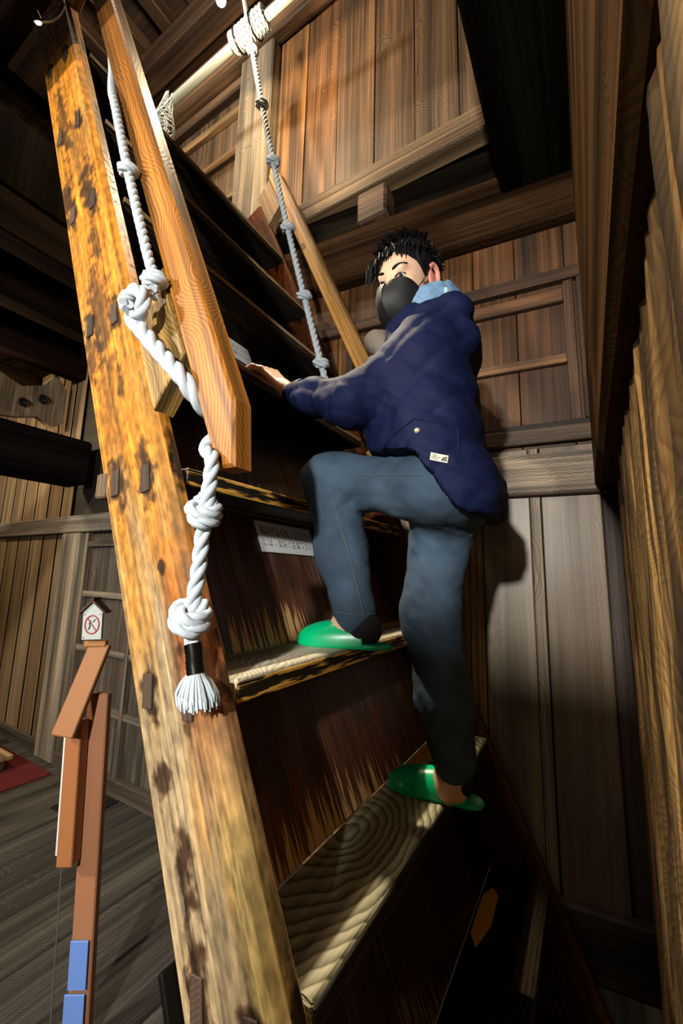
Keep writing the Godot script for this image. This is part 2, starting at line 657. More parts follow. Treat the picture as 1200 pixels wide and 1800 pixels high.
# ------------------------------------------------------------------ the building
func build_shell() -> void:
	var fl := struct("floor")
	wood(fl, "subfloor", Vector3(-2.8, FLOOR - 0.25, -6.3), Vector3(2.3, FLOOR - 0.04, 0.35), Color(0.03, 0.025, 0.02), "old")
	var z := -6.2
	while z < 0.1:
		var w := rng.randf_range(0.24, 0.34)
		wood(fl, "plank", Vector3(-2.75, FLOOR - 0.04, z + 0.003), Vector3(2.1, FLOOR, minf(z + w, 0.13) - 0.003), Color(0.105, 0.102, 0.09), "old", 0.005)
		z += w
	var wa := struct("wall_back")
	wood(wa, "backing", Vector3(2.16, FLOOR - 0.2, -6.3), Vector3(2.32, 5.4, 0.36), Color(0.05, 0.035, 0.025), "old")
	var wf := struct("wall_far")
	wood(wf, "backing", Vector3(-2.8, FLOOR - 0.2, -6.4), Vector3(2.16, 5.4, -6.2), Color(0.06, 0.045, 0.03), "old")
	var wl := struct("wall_side")
	wood(wl, "backing", Vector3(-2.95, FLOOR - 0.2, -6.4), Vector3(-2.8, 5.4, 0.36), Color(0.10, 0.07, 0.045), "old")
	# added boarded screen out of view, keeps the spot off the lower right
	var ws := struct("added_shade_screen")
	for i in 3:
		wood(ws, "plank", Vector3(-0.74, FLOOR, -0.195 + 0.08 * i), Vector3(-0.70, 0.40, -0.117 + 0.08 * i), Color(0.16, 0.10, 0.06), "wood")
	var ce := struct("ceiling")
	wood(ce, "board", Vector3(-2.8, 5.1, -6.3), Vector3(2.3, 5.25, 0.36), Color(0.12, 0.075, 0.045), "old")
	# upper floor with the stair opening in it
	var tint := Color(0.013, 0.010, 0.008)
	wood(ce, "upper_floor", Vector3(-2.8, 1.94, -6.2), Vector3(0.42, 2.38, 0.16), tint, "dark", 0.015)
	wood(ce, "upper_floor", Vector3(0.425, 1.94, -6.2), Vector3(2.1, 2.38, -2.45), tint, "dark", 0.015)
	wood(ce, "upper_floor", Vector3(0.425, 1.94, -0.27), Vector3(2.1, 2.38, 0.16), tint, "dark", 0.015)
	wood(ce, "added_trimmer", Vector3(0.02, 1.80, -6.1), Vector3(0.34, 1.938, 0.03), tint, "dark", 0.015)  # added beam, keeps the key light off the stringer top
	for zz in [-2.45, -3.05, -3.8, -4.7]:
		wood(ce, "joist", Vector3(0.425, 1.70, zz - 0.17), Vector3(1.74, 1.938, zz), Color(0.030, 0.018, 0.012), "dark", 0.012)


func build_wall_back() -> void:
	# the lower wall behind the climber, turned a little from the line of the stair
	var w := struct("wall_back_lower")
	var t := Vector3(0.10453, 0, 0.99452)
	var n := Vector3(0.99452, 0, -0.10453)
	var put := func(called: String, u0: float, u1: float, y0: float, y1: float, d0: float, d1: float, tint: Color, mat: String, par: Node, b: float) -> void:
		# d is how far a face stands out into the room
		var size := Vector3(u1 - u0, y1 - y0, d1 - d0)
		var c := t * (u0 + u1) * 0.5 + Vector3.UP * (y0 + y1) * 0.5 + n * (2.0 - (d0 + d1) * 0.5)
		part(par, called, box_mesh(size, b, vary(tint, 0.10)), M[mat], Transform3D(Basis(t, Vector3.UP, -n), c))
	var grey := Color(0.40, 0.32, 0.23)
	var brown := Color(0.17, 0.085, 0.04)
	var edges := [-1.5, -1.2, -0.95, -0.66, -0.40, -0.272, -0.206]
	for i in edges.size() - 1:
		put.call("plank", edges[i] + 0.002, edges[i + 1] - 0.002, FLOOR, 0.60, -0.03, rng.randf_range(-0.004, 0.0), Color(0.46, 0.25, 0.10) if i == 5 or i == 2 else Color(0.34, 0.23, 0.14), "fine", w, 0.004)
	put.call("plank", -0.204, -0.002, FLOOR, 0.60, -0.03, 0.0, Color(0.40, 0.33, 0.24), "board", w, 0.004)
	put.call("plank", 0.0, 0.042, FLOOR, 0.60, -0.03, 0.004, Color(0.52, 0.44, 0.32), "fine", w, 0.004)
	put.call("plank", 0.046, 0.275, FLOOR, 0.60, -0.03, -0.002, Color(0.36, 0.28, 0.20), "board", w, 0.004)
	put.call("plank", 0.278, 0.36, FLOOR, 0.60, -0.03, -0.012, Color(0.10, 0.075, 0.065), "old", w, 0.006)
	# recessed boards above the rail
	edges = [-1.5, -1.25, -1.0, -0.72, -0.45, -0.22, -0.02, 0.2, 0.36]
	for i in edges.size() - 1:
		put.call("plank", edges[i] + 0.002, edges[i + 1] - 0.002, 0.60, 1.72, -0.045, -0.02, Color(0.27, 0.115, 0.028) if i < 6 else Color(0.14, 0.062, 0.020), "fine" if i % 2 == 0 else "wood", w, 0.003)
	put.call("baseboard", -0.42, 0.36, FLOOR, -1.205, 0.0, 0.05, Color(0.05, 0.035, 0.025), "old", w, 0.008)
	var tr := struct("trim_1")
	put.call("rail", -1.2, 0.30, 0.385, 0.565, 0.0, 0.035, Color(0.44, 0.37, 0.29), "old", tr, 0.006)
	put.call("groove_strip", -1.2, 0.30, 0.372, 0.385, 0.0, 0.045, Color(0.10, 0.06, 0.04), "old", tr, 0.003)
	var tr2 := struct("trim_2")
	put.call("sill", -1.2, 0.30, 0.615, 0.685, 0.0, 0.03, Color(0.22, 0.15, 0.10), "old", tr2, 0.005)
	put.call("track", -1.2, 0.30, 0.685, 0.712, 0.0, 0.012, Color(0.06, 0.045, 0.04), "old", tr2, 0.003)
	# board panel with two cross rails
	var p := thing("board_panel", "brown wooden board panel with cross rails set in the wall right of the climber's hood", "panel", t * 0.0 + n * 2.0 + Vector3(0, 0.72, 0))
	put.call("stile", 0.185, 0.225, 0.712, 1.40, -0.02, 0.012, brown, "fine", p, 0.004)
	put.call("stile", -0.93, -0.89, 0.712, 1.40, -0.02, 0.012, brown, "fine", p, 0.004)
	put.call("rail", -0.89, 0.184, 0.99, 1.035, -0.02, 0.010, Color(0.22, 0.11, 0.05), "fine", p, 0.004)
	put.call("rail", -0.89, 0.184, 1.30, 1.365, -0.02, 0.010, brown, "fine", p, 0.004)
	var li := struct("trim_3")
	put.call("lintel", -1.2, 0.30, 1.405, 1.465, -0.02, 0.022, Color(0.14, 0.07, 0.035), "old", li, 0.005)
	put.call("jamb", 0.24, 0.30, 0.712, 1.404, -0.02, 0.02, Color(0.09, 0.05, 0.03), "old", li, 0.005)
	var bm := thing("wall_beam", "dark brown horizontal beam on the wall just above the climber's head", "beam", n * 1.95 + Vector3(0, 1.70, 0))
	put.call("timber", -1.6, 0.33, 1.72, 2.06, -0.04, 0.05, Color(0.065, 0.038, 0.020), "dark", bm, 0.012)
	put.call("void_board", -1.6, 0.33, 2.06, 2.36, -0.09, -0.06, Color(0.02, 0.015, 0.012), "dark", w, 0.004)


func build_upper_wall() -> void:
	var w := struct("wall_upper")
	var zs := [-1.845, -1.575, -1.30, -1.01, -0.735, -0.47, -0.22, 0.05]
	var tints := [Color(0.62, 0.33, 0.13), Color(0.46, 0.23, 0.10), Color(0.42, 0.26, 0.15), Color(0.38, 0.25, 0.15), Color(0.34, 0.235, 0.15), Color(0.30, 0.20, 0.13), Color(0.30, 0.20, 0.13)]
	for i in 7:
		wood(w, "plank", Vector3(1.955 + 0.004 * (i % 2), 2.40, zs[i] + 0.002), Vector3(1.985, 5.0, zs[i + 1] - 0.002), tints[i], "wood" if i != 0 else "fine", 0.004)
	var pz := -3.9
	while pz < -2.25:
		wood(w, "plank", Vector3(1.975, 2.40, pz + 0.002), Vector3(2.0, 5.0, minf(pz + 0.24, -2.21) - 0.002), Color(0.34, 0.245, 0.165), "wood", 0.003)
		pz += 0.24
	var po := thing("post", "weathered grey wooden post on the upper floor beside the reddish wall boards", "post", Vector3(1.93, 2.38, -2.02))
	wood(po, "shaft", Vector3(1.87, 2.38, -2.205), Vector3(1.99, 4.155, -1.855), Color(0.48, 0.44, 0.36), "old", 0.012)
	var la := thing("lattice_panel", "wooden lattice of cross rails on the upper floor left of the grey post", "panel", Vector3(1.95, 2.5, -2.6))
	for y in [2.62, 3.03, 3.43, 3.84]:
		wood(la, "rail", Vector3(1.935, y - 0.035, -3.8), Vector3(1.974, y + 0.035, -2.255), Color(0.52, 0.36, 0.20), "fine", 0.003)
	wood(la, "stile", Vector3(1.93, 2.42, -2.254), Vector3(1.974, 4.12, -2.208), Color(0.50, 0.35, 0.20), "fine", 0.003)
	wood(la, "head_rail", Vector3(1.92, 4.02, -3.8), Vector3(1.974, 4.13, -2.208), Color(0.36, 0.24, 0.15), "old", 0.003)
	var tb := thing("head_beam", "brown horizontal head beam above the reddish upper wall boards", "beam", Vector3(1.93, 4.17, -2.0))
	wood(tb, "timber", Vector3(1.85, 4.16, -4.0), Vector3(1.95, 4.66, -0.2), Color(0.38, 0.235, 0.135), "old", 0.012)
	var si := thing("sill_beam", "long pale brown sill beam with a split along it under the upper wall boards", "beam", Vector3(1.93, 2.34, -1.0))
	wood(si, "timber", Vector3(1.88, 2.335, -1.83), Vector3(1.99, 2.425, 0.04), Color(0.50, 0.33, 0.18), "old", 0.008)
	wood(si, "timber", Vector3(1.89, 2.43, -1.83), Vector3(1.99, 2.50, 0.04), Color(0.54, 0.37, 0.21), "old", 0.008)
	var jt := thing("joist_end", "stub of a dark joist end poking out under the sill beam above the climber", "beam", Vector3(1.92, 2.1, -0.97))
	wood(jt, "stub", Vector3(1.86, 2.09, -1.075), Vector3(2.1, 2.30, -0.88), Color(0.20, 0.12, 0.08), "old", 0.015)
	# white rail, its net and tie
	var wr := thing("guard_rail", "white painted guard rail crossing in front of the upper lattice", "rail", Vector3(1.5, 3.52, -2.2))
	var st := new_st()
	tube(st, PackedVector3Array([Vector3(1.5, 3.54, -3.6), Vector3(1.5, 3.54, -2.6), Vector3(1.5, 3.54, -1.2)]), [0.030], 14)
	part(wr, "pole", st.commit(), M.rail)
	var net := thing("safety_net", "bunched white safety net hanging from the guard rail", "net", Vector3(1.5, 3.5, -2.6))
	for k in 16:
		st = new_st()
		var path := PackedVector3Array()
		var ph := rng.randf() * TAU
		var rr := rng.randf_range(0.02, 0.07)
		for i in 14:
			var f := i / 13.0
			var a := ph + f * rng.randf_range(2.0, 3.0)
			path.append(Vector3(1.47 + rr * cos(a) * (0.4 + f), 3.56 - 0.34 * f, -2.50 - 0.06 * f + rr * sin(a) * (0.4 + f * 1.2)))
		tube(st, path, [0.0045], 5)
		part(net, "cord", st.commit(), M.rope)
	for k in 8:
		st = new_st()
		var path := PackedVector3Array()
		var y := 3.50 - 0.035 * k
		for i in 13:
			var a := TAU * i / 12.0
			path.append(Vector3(1.47 + (0.03 + 0.006 * k) * cos(a), y + 0.012 * sin(a * 2.0 + k), -2.52 + (0.035 + 0.006 * k) * sin(a)))
		tube(st, path, [0.004], 5, false)
		part(net, "mesh_loop", st.commit(), M.rope)


func rough_plank(w: float, h: float, d: float, amp: float, tint: Color, sd: int) -> ArrayMesh:
	# front face towards -z with hewn relief, x across, y up, centred at the foot
	var no := FastNoiseLite.new()
	no.seed = sd
	no.frequency = 1.0
	no.fractal_octaves = 4
	var nx := 22
	var ny := 34
	var v := PackedVector3Array()
	var nn := PackedVector3Array()
	var uv := PackedVector2Array()
	var cs := PackedColorArray()
	var idx := PackedInt32Array()
	var u0 := rng.randf()
	for j in ny + 1:
		for i in nx + 1:
			var fx := float(i) / nx
			var y := h * j / ny
			var e := clampf(minf(fx, 1.0 - fx) * 5.0, 0.0, 1.0)
			var wob := 0.006 * no.get_noise_2d(fx * 3.0 + 7.0, y * 1.6)
			var z := -d * (0.35 + 0.65 * sqrt(e)) + amp * (no.get_noise_2d(fx * w * 34.0 + sd * 3.1, y * 0.9) + 0.5 * no.get_noise_2d(fx * w * 90.0 + sd, y * 1.7))
			if i == 0 or i == nx:
				z = 0.0
			v.append(Vector3((fx - 0.5) * w + wob, y, z))
			uv.append(Vector2(u0 + fx * w / 0.8, y / 2.4))
			var k := clampf(0.75 + 1.5 * no.get_noise_2d(fx * w * 48.0 + sd * 5.0, y * 0.8), 0.22, 1.8)
			cs.append(Color(tint.r * k, tint.g * k, tint.b * k))
			nn.append(Vector3.ZERO)
	for j in ny:
		for i in nx:
			var a := j * (nx + 1) + i
			for q in [a, a + 1, a + nx + 1, a + 1, a + nx + 2, a + nx + 1]:
				idx.append(q)
	for k in range(0, idx.size(), 3):
		var c: Vector3 = (v[idx[k + 1]] - v[idx[k]]).cross(v[idx[k + 2]] - v[idx[k]])
		if c.z > 0.0:
			c = -c
		for q in 3:
			nn[idx[k + q]] += c
	for i in nn.size():
		nn[i] = nn[i].normalized()
	return arrays(v, nn, uv, cs, idx)


func build_wall_right() -> void:
	var w := struct("wall_right")
	wood(w, "backing", Vector3(-2.8, FLOOR - 0.2, 0.17), Vector3(2.16, 5.3, 0.34), Color(0.05, 0.035, 0.025), "old")
	var x := 2.02
	var k := 0
	while x > -0.9:
		var wd := rng.randf_range(0.15, 0.30)
		var c := x - wd * 0.5
		var z := 0.064 + 0.036 * c
		part(w, "plank", rough_plank(wd - 0.004, 0.39 - FLOOR, rng.randf_range(0.014, 0.030), 0.012, vary(Color(0.44, 0.27, 0.095), 0.25), 60 + k), M.old, Transform3D(Basis(Vector3.UP, -0.03), Vector3(c, FLOOR, z + 0.02)))
		x -= wd
		k += 1


func build_overhead() -> void:
	var b := thing("lintel_beam", "massive dark low lintel overhead at right, its left edge catching the light", "beam", Vector3(0.8, 0.39, 0.1))
	wood(b, "timber", Vector3(-1.2, 0.392, 0.045), Vector3(2.03, 1.935, 0.168), Color(0.13, 0.075, 0.034), "dark", 0.016)
	# rafters and tie beam over the upper floor
	var c := struct("trim_4")
	for z in [-2.2, -2.55, -2.9, -3.25, -3.6]:
		wood(c, "rafter", Vector3(0.2, 4.72, z - 0.06), Vector3(2.1, 4.85, z + 0.06), Color(0.13, 0.07, 0.036), "old", 0.008)
	wood(c, "tie_beam", Vector3(1.60, 4.45, -4.2), Vector3(1.78, 4.70, -1.6), Color(0.12, 0.07, 0.04), "old", 0.012)
	wood(c, "ceiling_board", Vector3(-0.5, 4.86, -4.6), Vector3(2.15, 4.9, -0.2), Color(0.08, 0.045, 0.026), "old", 0.004)


func build_left_hall() -> void:
	var w := struct("wall_left")
	var z := -6.18
	while z < -3.8:
		var hi := minf(z + 0.247, -3.765)
		wood(w, "plank", Vector3(1.75, FLOOR, z + 0.015), Vector3(1.7555, 1.94, hi - 0.015), Color(0.40, 0.30, 0.185), "board", 0.004)
		z += 0.247
	wood(w, "backing", Vector3(1.776, FLOOR, -6.18), Vector3(1.80, 1.94, -1.9), Color(0.03, 0.022, 0.016), "old")
	wood(w, "baseboard", Vector3(1.72, FLOOR, -6.18), Vector3(1.752, FLOOR + 0.10, -3.765), Color(0.16, 0.13, 0.10), "old", 0.006)
	var r := thing("wall_rail", "grey horizontal rail across the board wall at the far left", "rail", Vector3(1.73, 0.3, -4.5))
	wood(r, "timber", Vector3(1.69, 0.295, -6.18), Vector3(1.748, 0.435, -2.2), Color(0.26, 0.245, 0.22), "old", 0.006)
	var p := thing("post", "rubbed grey post at the end of the board wall behind the sign stand", "post", Vector3(1.73, FLOOR, -3.63))
	wood(p, "shaft", Vector3(1.695, FLOOR, -3.76), Vector3(1.775, 0.294, -3.49), Color(0.40, 0.35, 0.27), "old", 0.014)
	var la := thing("lattice_panel", "grey sliding panel with cross rails on the wall behind the sign stand", "panel", Vector3(1.74, FLOOR, -2.9))
	var pz := -3.48
	while pz < -2.0:
		wood(la, "board", Vector3(1.755, FLOOR + 0.05, pz + 0.003), Vector3(1.772, 0.29, pz + 0.237), Color(0.17, 0.15, 0.125), "wood", 0.003)
		pz += 0.24
	for y in [-1.36, -0.965, -0.585, -0.185, 0.20]:
		wood(la, "rail", Vector3(1.722, y - 0.022, -3.40), Vector3(1.754, y + 0.022, -2.06), Color(0.30, 0.27, 0.23), "fine", 0.003)
	for zz in [-3.40, -2.72]:
		wood(la, "stile", Vector3(1.715, FLOOR + 0.05, zz - 0.02), Vector3(1.7535, 0.29, zz + 0.02), Color(0.26, 0.22, 0.17), "fine", 0.003)
	wood(la, "bottom_rail", Vector3(1.70, FLOOR + 0.001, -3.48), Vector3(1.754, FLOOR + 0.10, -2.06), Color(0.16, 0.13, 0.10), "old", 0.006)
	var tb := thing("tie_beam", "black tie beam spanning the hall at far left below the carved bracket", "beam", Vector3(0.5, 0.68, -3.5))
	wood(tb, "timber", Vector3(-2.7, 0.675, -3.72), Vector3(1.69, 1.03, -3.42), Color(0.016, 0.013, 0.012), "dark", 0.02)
	# carved bracket standing above the tie beam
	var cb := thing("carved_bracket", "pale carved wooden bracket with scrolls above the black tie beam", "bracket", Vector3(1.1, 1.03, -3.9))
	var outline := PackedVector2Array([Vector2(0.95, 1.62), Vector2(1.02, 1.50), Vector2(1.0, 1.36), Vector2(1.12, 1.32), Vector2(1.2, 1.22), Vector2(1.36, 1.25), Vector2(1.5, 1.30), Vector2(1.62, 1.24), Vector2(1.70, 1.30), Vector2(1.70, 1.62), Vector2(1.60, 1.74), Vector2(1.52, 1.60), Vector2(1.36, 1.52), Vector2(1.2, 1.58), Vector2(1.1, 1.64)])
	part(cb, "scroll_board", extrude(outline, 0.07, Color(0.36, 0.29, 0.20)), M.old, Transform3D(Basis(), Vector3(0, 0, -4.05)))
	for q in [[1.12, 1.46, 0.055], [1.52, 1.46, 0.045], [1.38, 1.38, 0.04]]:
		var st := new_st()
		var path := PackedVector3Array()
		for i in 22:
			var a := i * 0.42
			path.append(Vector3(q[0] + cos(a) * q[2] * (1.0 - i / 26.0), q[1] + sin(a) * q[2] * (1.0 - i / 26.0), -4.01))
		tube(st, path, [0.011], 6)
		part(cb, "scroll", st.commit(), M.black)
	# carpet, low wooden step and a mat on the floor
	var cp := thing("carpet", "dark red carpet lying on the floor at the far left edge", "carpet", Vector3(1.3, FLOOR, -4.2))
	part(cp, "pile", box_mesh(Vector3(1.3, 0.012, 1.75), 0.005, Color.WHITE), M.carpet, Transform3D(Basis(), Vector3(0.985, FLOOR + 0.0065, -4.2)))
	var ws := thing("wooden_step", "small pale wooden step standing on the red carpet", "step", Vector3(1.42, FLOOR, -3.75))
	wood(ws, "top", Vector3(1.18, FLOOR + 0.085, -4.1), Vector3(1.50, FLOOR + 0.115, -3.60), Color(0.62, 0.44, 0.24), "fine", 0.004)
	for zz in [-4.02, -3.68]:
		wood(ws, "support", Vector3(1.21, FLOOR + 0.0125, zz - 0.03), Vector3(1.47, FLOOR + 0.0845, zz + 0.03), Color(0.55, 0.38, 0.20), "fine", 0.003)
	var mt := thing("floor_mat", "thin black mat on the floorboards behind the sign stand", "mat", Vector3(1.55, FLOOR, -2.74))
	part(mt, "mat", box_mesh(Vector3(0.24, 0.008, 0.30), 0.003, Color.WHITE), M.black, Transform3D(Basis(Vector3.UP, 0.1), Vector3(1.56, FLOOR + 0.0045, -2.74)))


func extrude(pts: PackedVector2Array, depth: float, tint: Color) -> ArrayMesh:
	# any outline (x, y) with depth along z, flat caps
	var st := new_st()
	var tri := Geometry2D.triangulate_polygon(pts)
	for s in [-1.0, 1.0]:
		for k in range(0, tri.size(), 3):
			var q := [pts[tri[k]], pts[tri[k + 1]], pts[tri[k + 2]]]
			var cr: float = (q[1] - q[0]).cross(q[2] - q[0])
			if cr * s > 0.0:
				q.reverse()
			for p in q:
				st.set_normal(Vector3(0, 0, s))
				st.set_color(tint)
				st.set_uv(p / 0.8)
				st.add_vertex(Vector3(p.x, p.y, s * depth * 0.5))
	var area := 0.0
	for i in pts.size():
		area += pts[i].cross(pts[(i + 1) % pts.size()])
	for i in pts.size():
		var a := pts[i]
		var b := pts[(i + 1) % pts.size()]
		var d := (b - a).normalized() * signf(area)
		var n := Vector3(d.y, -d.x, 0)
		var q := [Vector3(a.x, a.y, -depth * 0.5), Vector3(b.x, b.y, -depth * 0.5), Vector3(b.x, b.y, depth * 0.5), Vector3(a.x, a.y, depth * 0.5)]
		var order := [0, 1, 2, 0, 2, 3]
		if (q[1] - q[0]).cross(q[2] - q[0]).dot(n) > 0.0:
			order.reverse()
		for k in order:
			st.set_normal(n)
			st.set_color(tint)
			st.set_uv(Vector2(q[k].x + q[k].z, q[k].y) / 0.8)
			st.add_vertex(q[k])
	return st.commit()


# ------------------------------------------------------------------ the stair
const TREADS := [-1.012, -0.597, -0.19, 0.227, 0.68, 1.12, 1.52, 1.95]


func build_staircase() -> void:
	var stair := thing("staircase", "steep worn wooden staircase with two stringers and handrails that the climber is on", "staircase", Vector3(1.14, FLOOR, -0.3))
	var fit := Rect2(-0.80, -1.32, 0.218, 4.42)
	for side in 2:
		var xc := 0.533 if side == 0 else 1.7475
		var pts := PackedVector2Array([Vector2(-0.80, -1.2135), Vector2(-0.582, -1.3117), Vector2(-0.582, 2.95), Vector2(-0.80, 2.95)])
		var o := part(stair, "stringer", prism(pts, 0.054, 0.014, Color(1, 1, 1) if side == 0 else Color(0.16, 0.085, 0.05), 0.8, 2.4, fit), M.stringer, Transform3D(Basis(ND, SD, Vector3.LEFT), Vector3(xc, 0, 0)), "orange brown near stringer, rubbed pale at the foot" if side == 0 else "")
		if side == 0:
			for k in range(1, 8):
				for n in [-0.748, -0.645]:
					var y: float = TREADS[k] - 0.032
					var z: float = (n - y * 0.41069) / 0.91177
					part(o, "tenon", box_mesh(Vector3(0.005, 0.062, 0.027), 0.002, Color(0.10, 0.065, 0.045)), M.old, Transform3D(Basis(Vector3.RIGHT, rng.randf_range(-0.25, -0.1)), Vector3(0.5045, y, z)))
	part(stair, "iron_strap", box_mesh(Vector3(0.060, 0.075, 0.012), 0.002, Color.WHITE), M.iron, Transform3D(Basis(Vector3.RIGHT, SD, ND), Vector3(0.525, 0, 0) + SD * -0.355 + ND * -0.815), "dark iron strap")
	part(stair, "wedge", box_mesh(Vector3(0.05, 0.060, 0.05), 0.004, Color(0.22, 0.15, 0.09)), M.old, Transform3D(Basis(), Vector3(0.53, 0.195, -0.965)), "wooden wedge")
	# treads with worn nosings
	for k in TREADS.size():
		var y: float = TREADS[k]
		var zf: float = (-0.580 - y * 0.41069) / 0.91177
		var zb: float = zf - 0.184
		var size := Vector3(1.156, 0.042, 0.184)
		var c := Vector3(1.14, y - 0.021, (zf + zb) * 0.5)
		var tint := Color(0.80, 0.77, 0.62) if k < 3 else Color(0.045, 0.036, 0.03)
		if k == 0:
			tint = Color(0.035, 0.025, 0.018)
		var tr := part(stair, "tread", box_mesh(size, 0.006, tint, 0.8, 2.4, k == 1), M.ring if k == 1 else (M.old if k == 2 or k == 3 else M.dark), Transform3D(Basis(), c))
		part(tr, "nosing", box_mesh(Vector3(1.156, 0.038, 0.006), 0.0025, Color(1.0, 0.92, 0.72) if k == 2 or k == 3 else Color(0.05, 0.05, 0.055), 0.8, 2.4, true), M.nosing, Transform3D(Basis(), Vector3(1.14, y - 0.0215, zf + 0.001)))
		if k > 3:
			part(tr, "worn_edge", box_mesh(Vector3(1.155, 0.015, 0.005), 0.002, vary(Color(0.80, 0.60, 0.30), 0.2)), M.fine, Transform3D(Basis(), Vector3(1.14, y - 0.0085, zf + 0.0035)))
	# boarding behind the treads, piece by piece between them
	var xs := [0.561, 0.68, 0.80, 0.963, 1.20, 1.482, 1.719]
	for k in range(-1, TREADS.size()):
		var yb: float = TREADS[k] if k >= 0 else FLOOR
		var yt: float = TREADS[k + 1] - 0.042 if k + 1 < TREADS.size() else 2.30
		var s0 := (yb + 0.745 * 0.41069) / 0.91177 + 0.001
		var s1 := (yt + 0.745 * 0.41069) / 0.91177 - 0.001
		for i in xs.size() - 1:
			var dx := 0.03 if (i == 2 and k > 1) else 0.0
			var pts := PackedVector2Array([Vector2(xs[i] + 0.0015, s0), Vector2(xs[i + 1] - 0.0015, s0), Vector2(xs[i + 1] - 0.0015, s1), Vector2(xs[i] + 0.0015, s1)])
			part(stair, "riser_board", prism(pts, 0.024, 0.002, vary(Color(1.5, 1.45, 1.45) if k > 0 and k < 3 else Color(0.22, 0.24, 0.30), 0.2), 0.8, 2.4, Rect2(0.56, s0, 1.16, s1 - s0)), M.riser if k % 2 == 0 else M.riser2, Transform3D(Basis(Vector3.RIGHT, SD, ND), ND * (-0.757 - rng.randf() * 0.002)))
	# ochre patches at the back right corners of the lower treads
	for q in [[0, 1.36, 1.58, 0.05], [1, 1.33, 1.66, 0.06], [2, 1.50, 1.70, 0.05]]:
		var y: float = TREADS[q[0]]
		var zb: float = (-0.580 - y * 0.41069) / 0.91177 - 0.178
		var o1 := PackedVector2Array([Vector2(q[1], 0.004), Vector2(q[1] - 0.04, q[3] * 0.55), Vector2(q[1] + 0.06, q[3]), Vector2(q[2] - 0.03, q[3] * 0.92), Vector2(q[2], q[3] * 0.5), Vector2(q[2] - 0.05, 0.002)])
		part(stair, "ochre_patch", extrude(o1, 0.0016, Color.WHITE), M.ochre, Transform3D(Basis(Vector3.RIGHT, Vector3.BACK, Vector3.DOWN), Vector3(0, y + 0.0009, zb)), "ochre patch")
	# handrails on their brackets
	var rail := PackedVector2Array([Vector2(-0.455, 0.415), Vector2(-0.412, 0.395), Vector2(-0.368, 0.52), Vector2(-0.368, 3.0), Vector2(-0.415, 3.14), Vector2(-0.455, 3.08)])
	var block := PackedVector2Array([Vector2(-0.583, 0.645), Vector2(-0.455, 0.710), Vector2(-0.455, 0.98), Vector2(-0.583, 0.925)])
	for side in 2:
		var xc := 0.533 if side == 0 else 1.7475
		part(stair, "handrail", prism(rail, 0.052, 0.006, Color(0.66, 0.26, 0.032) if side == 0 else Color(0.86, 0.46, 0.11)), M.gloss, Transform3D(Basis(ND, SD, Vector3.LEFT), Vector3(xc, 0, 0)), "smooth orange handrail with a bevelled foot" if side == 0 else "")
		for ds in [0.0, 2.08]:
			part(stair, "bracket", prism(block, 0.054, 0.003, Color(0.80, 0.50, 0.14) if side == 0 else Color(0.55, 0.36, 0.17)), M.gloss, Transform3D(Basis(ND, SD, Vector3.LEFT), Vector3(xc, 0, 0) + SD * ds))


func smooth_path(pts: PackedVector3Array, step: float) -> PackedVector3Array:
	var c := Curve3D.new()
	for i in pts.size():
		var a := pts[maxi(i - 1, 0)]
		var b := pts[mini(i + 1, pts.size() - 1)]
		var t := (b - a) / 6.0
		c.add_point(pts[i], -t, t)
	c.bake_interval = step
	var l := c.get_baked_length()
	var out := PackedVector3Array()
	var n := maxi(2, int(l / step))
	for i in n + 1:
		out.append(c.sample_baked(l * i / n, true))
	return out


func laid_rope(st: SurfaceTool, pts: PackedVector3Array, r: float, pitch := 0.0) -> void:
	# three strands laid round each other along a path
	var p := smooth_path(pts, r * 0.55)
	if pitch == 0.0:
		pitch = r * 6.5
	var n := p.size()
	var t0 := (p[1] - p[0]).normalized()
	var side := t0.cross(Vector3(0.3, 0.2, 0.9)).normalized()
	var strands := [PackedVector3Array(), PackedVector3Array(), PackedVector3Array()]
	var run := 0.0
	for i in n:
		var t: Vector3 = (p[mini(i + 1, n - 1)] - p[maxi(i - 1, 0)]).normalized()
		side = (side - t * side.dot(t)).normalized()
		var o := t.cross(side)
		if i > 0:
			run += p[i].distance_to(p[i - 1])
		for k in 3:
			var a := TAU * (run / pitch + k / 3.0)
			strands[k].append(p[i] + (side * cos(a) + o * sin(a)) * r * 0.5)
	for k in 3:
		tube(st, strands[k], [r * 0.56], 7)


func knot(parent: Node, at: Vector3, dir: Vector3, r: float, spin := 0.0) -> void:
	# a stopper knot: the rope wraps round itself twice and tucks through
	var d := dir.normalized()
	var a0 := d.cross(Vector3(0.2, 0.1, 1.0)).normalized()
	var b0 := d.cross(a0)
	var pts := PackedVector3Array()
	for i in 22:
		var f := i / 21.0
		var a := spin + f * TAU * 1.9
		var rad := r * (1.25 + 0.35 * sin(f * PI))
		pts.append(at + (a0 * cos(a) + b0 * sin(a)) * rad + d * r * (1.9 * (f - 0.5) + 0.9 * sin(a + 0.7)))
	var st := new_st()
	laid_rope(st, pts, r * 0.95)
	part(parent, "knot", st.commit(), M.rope)


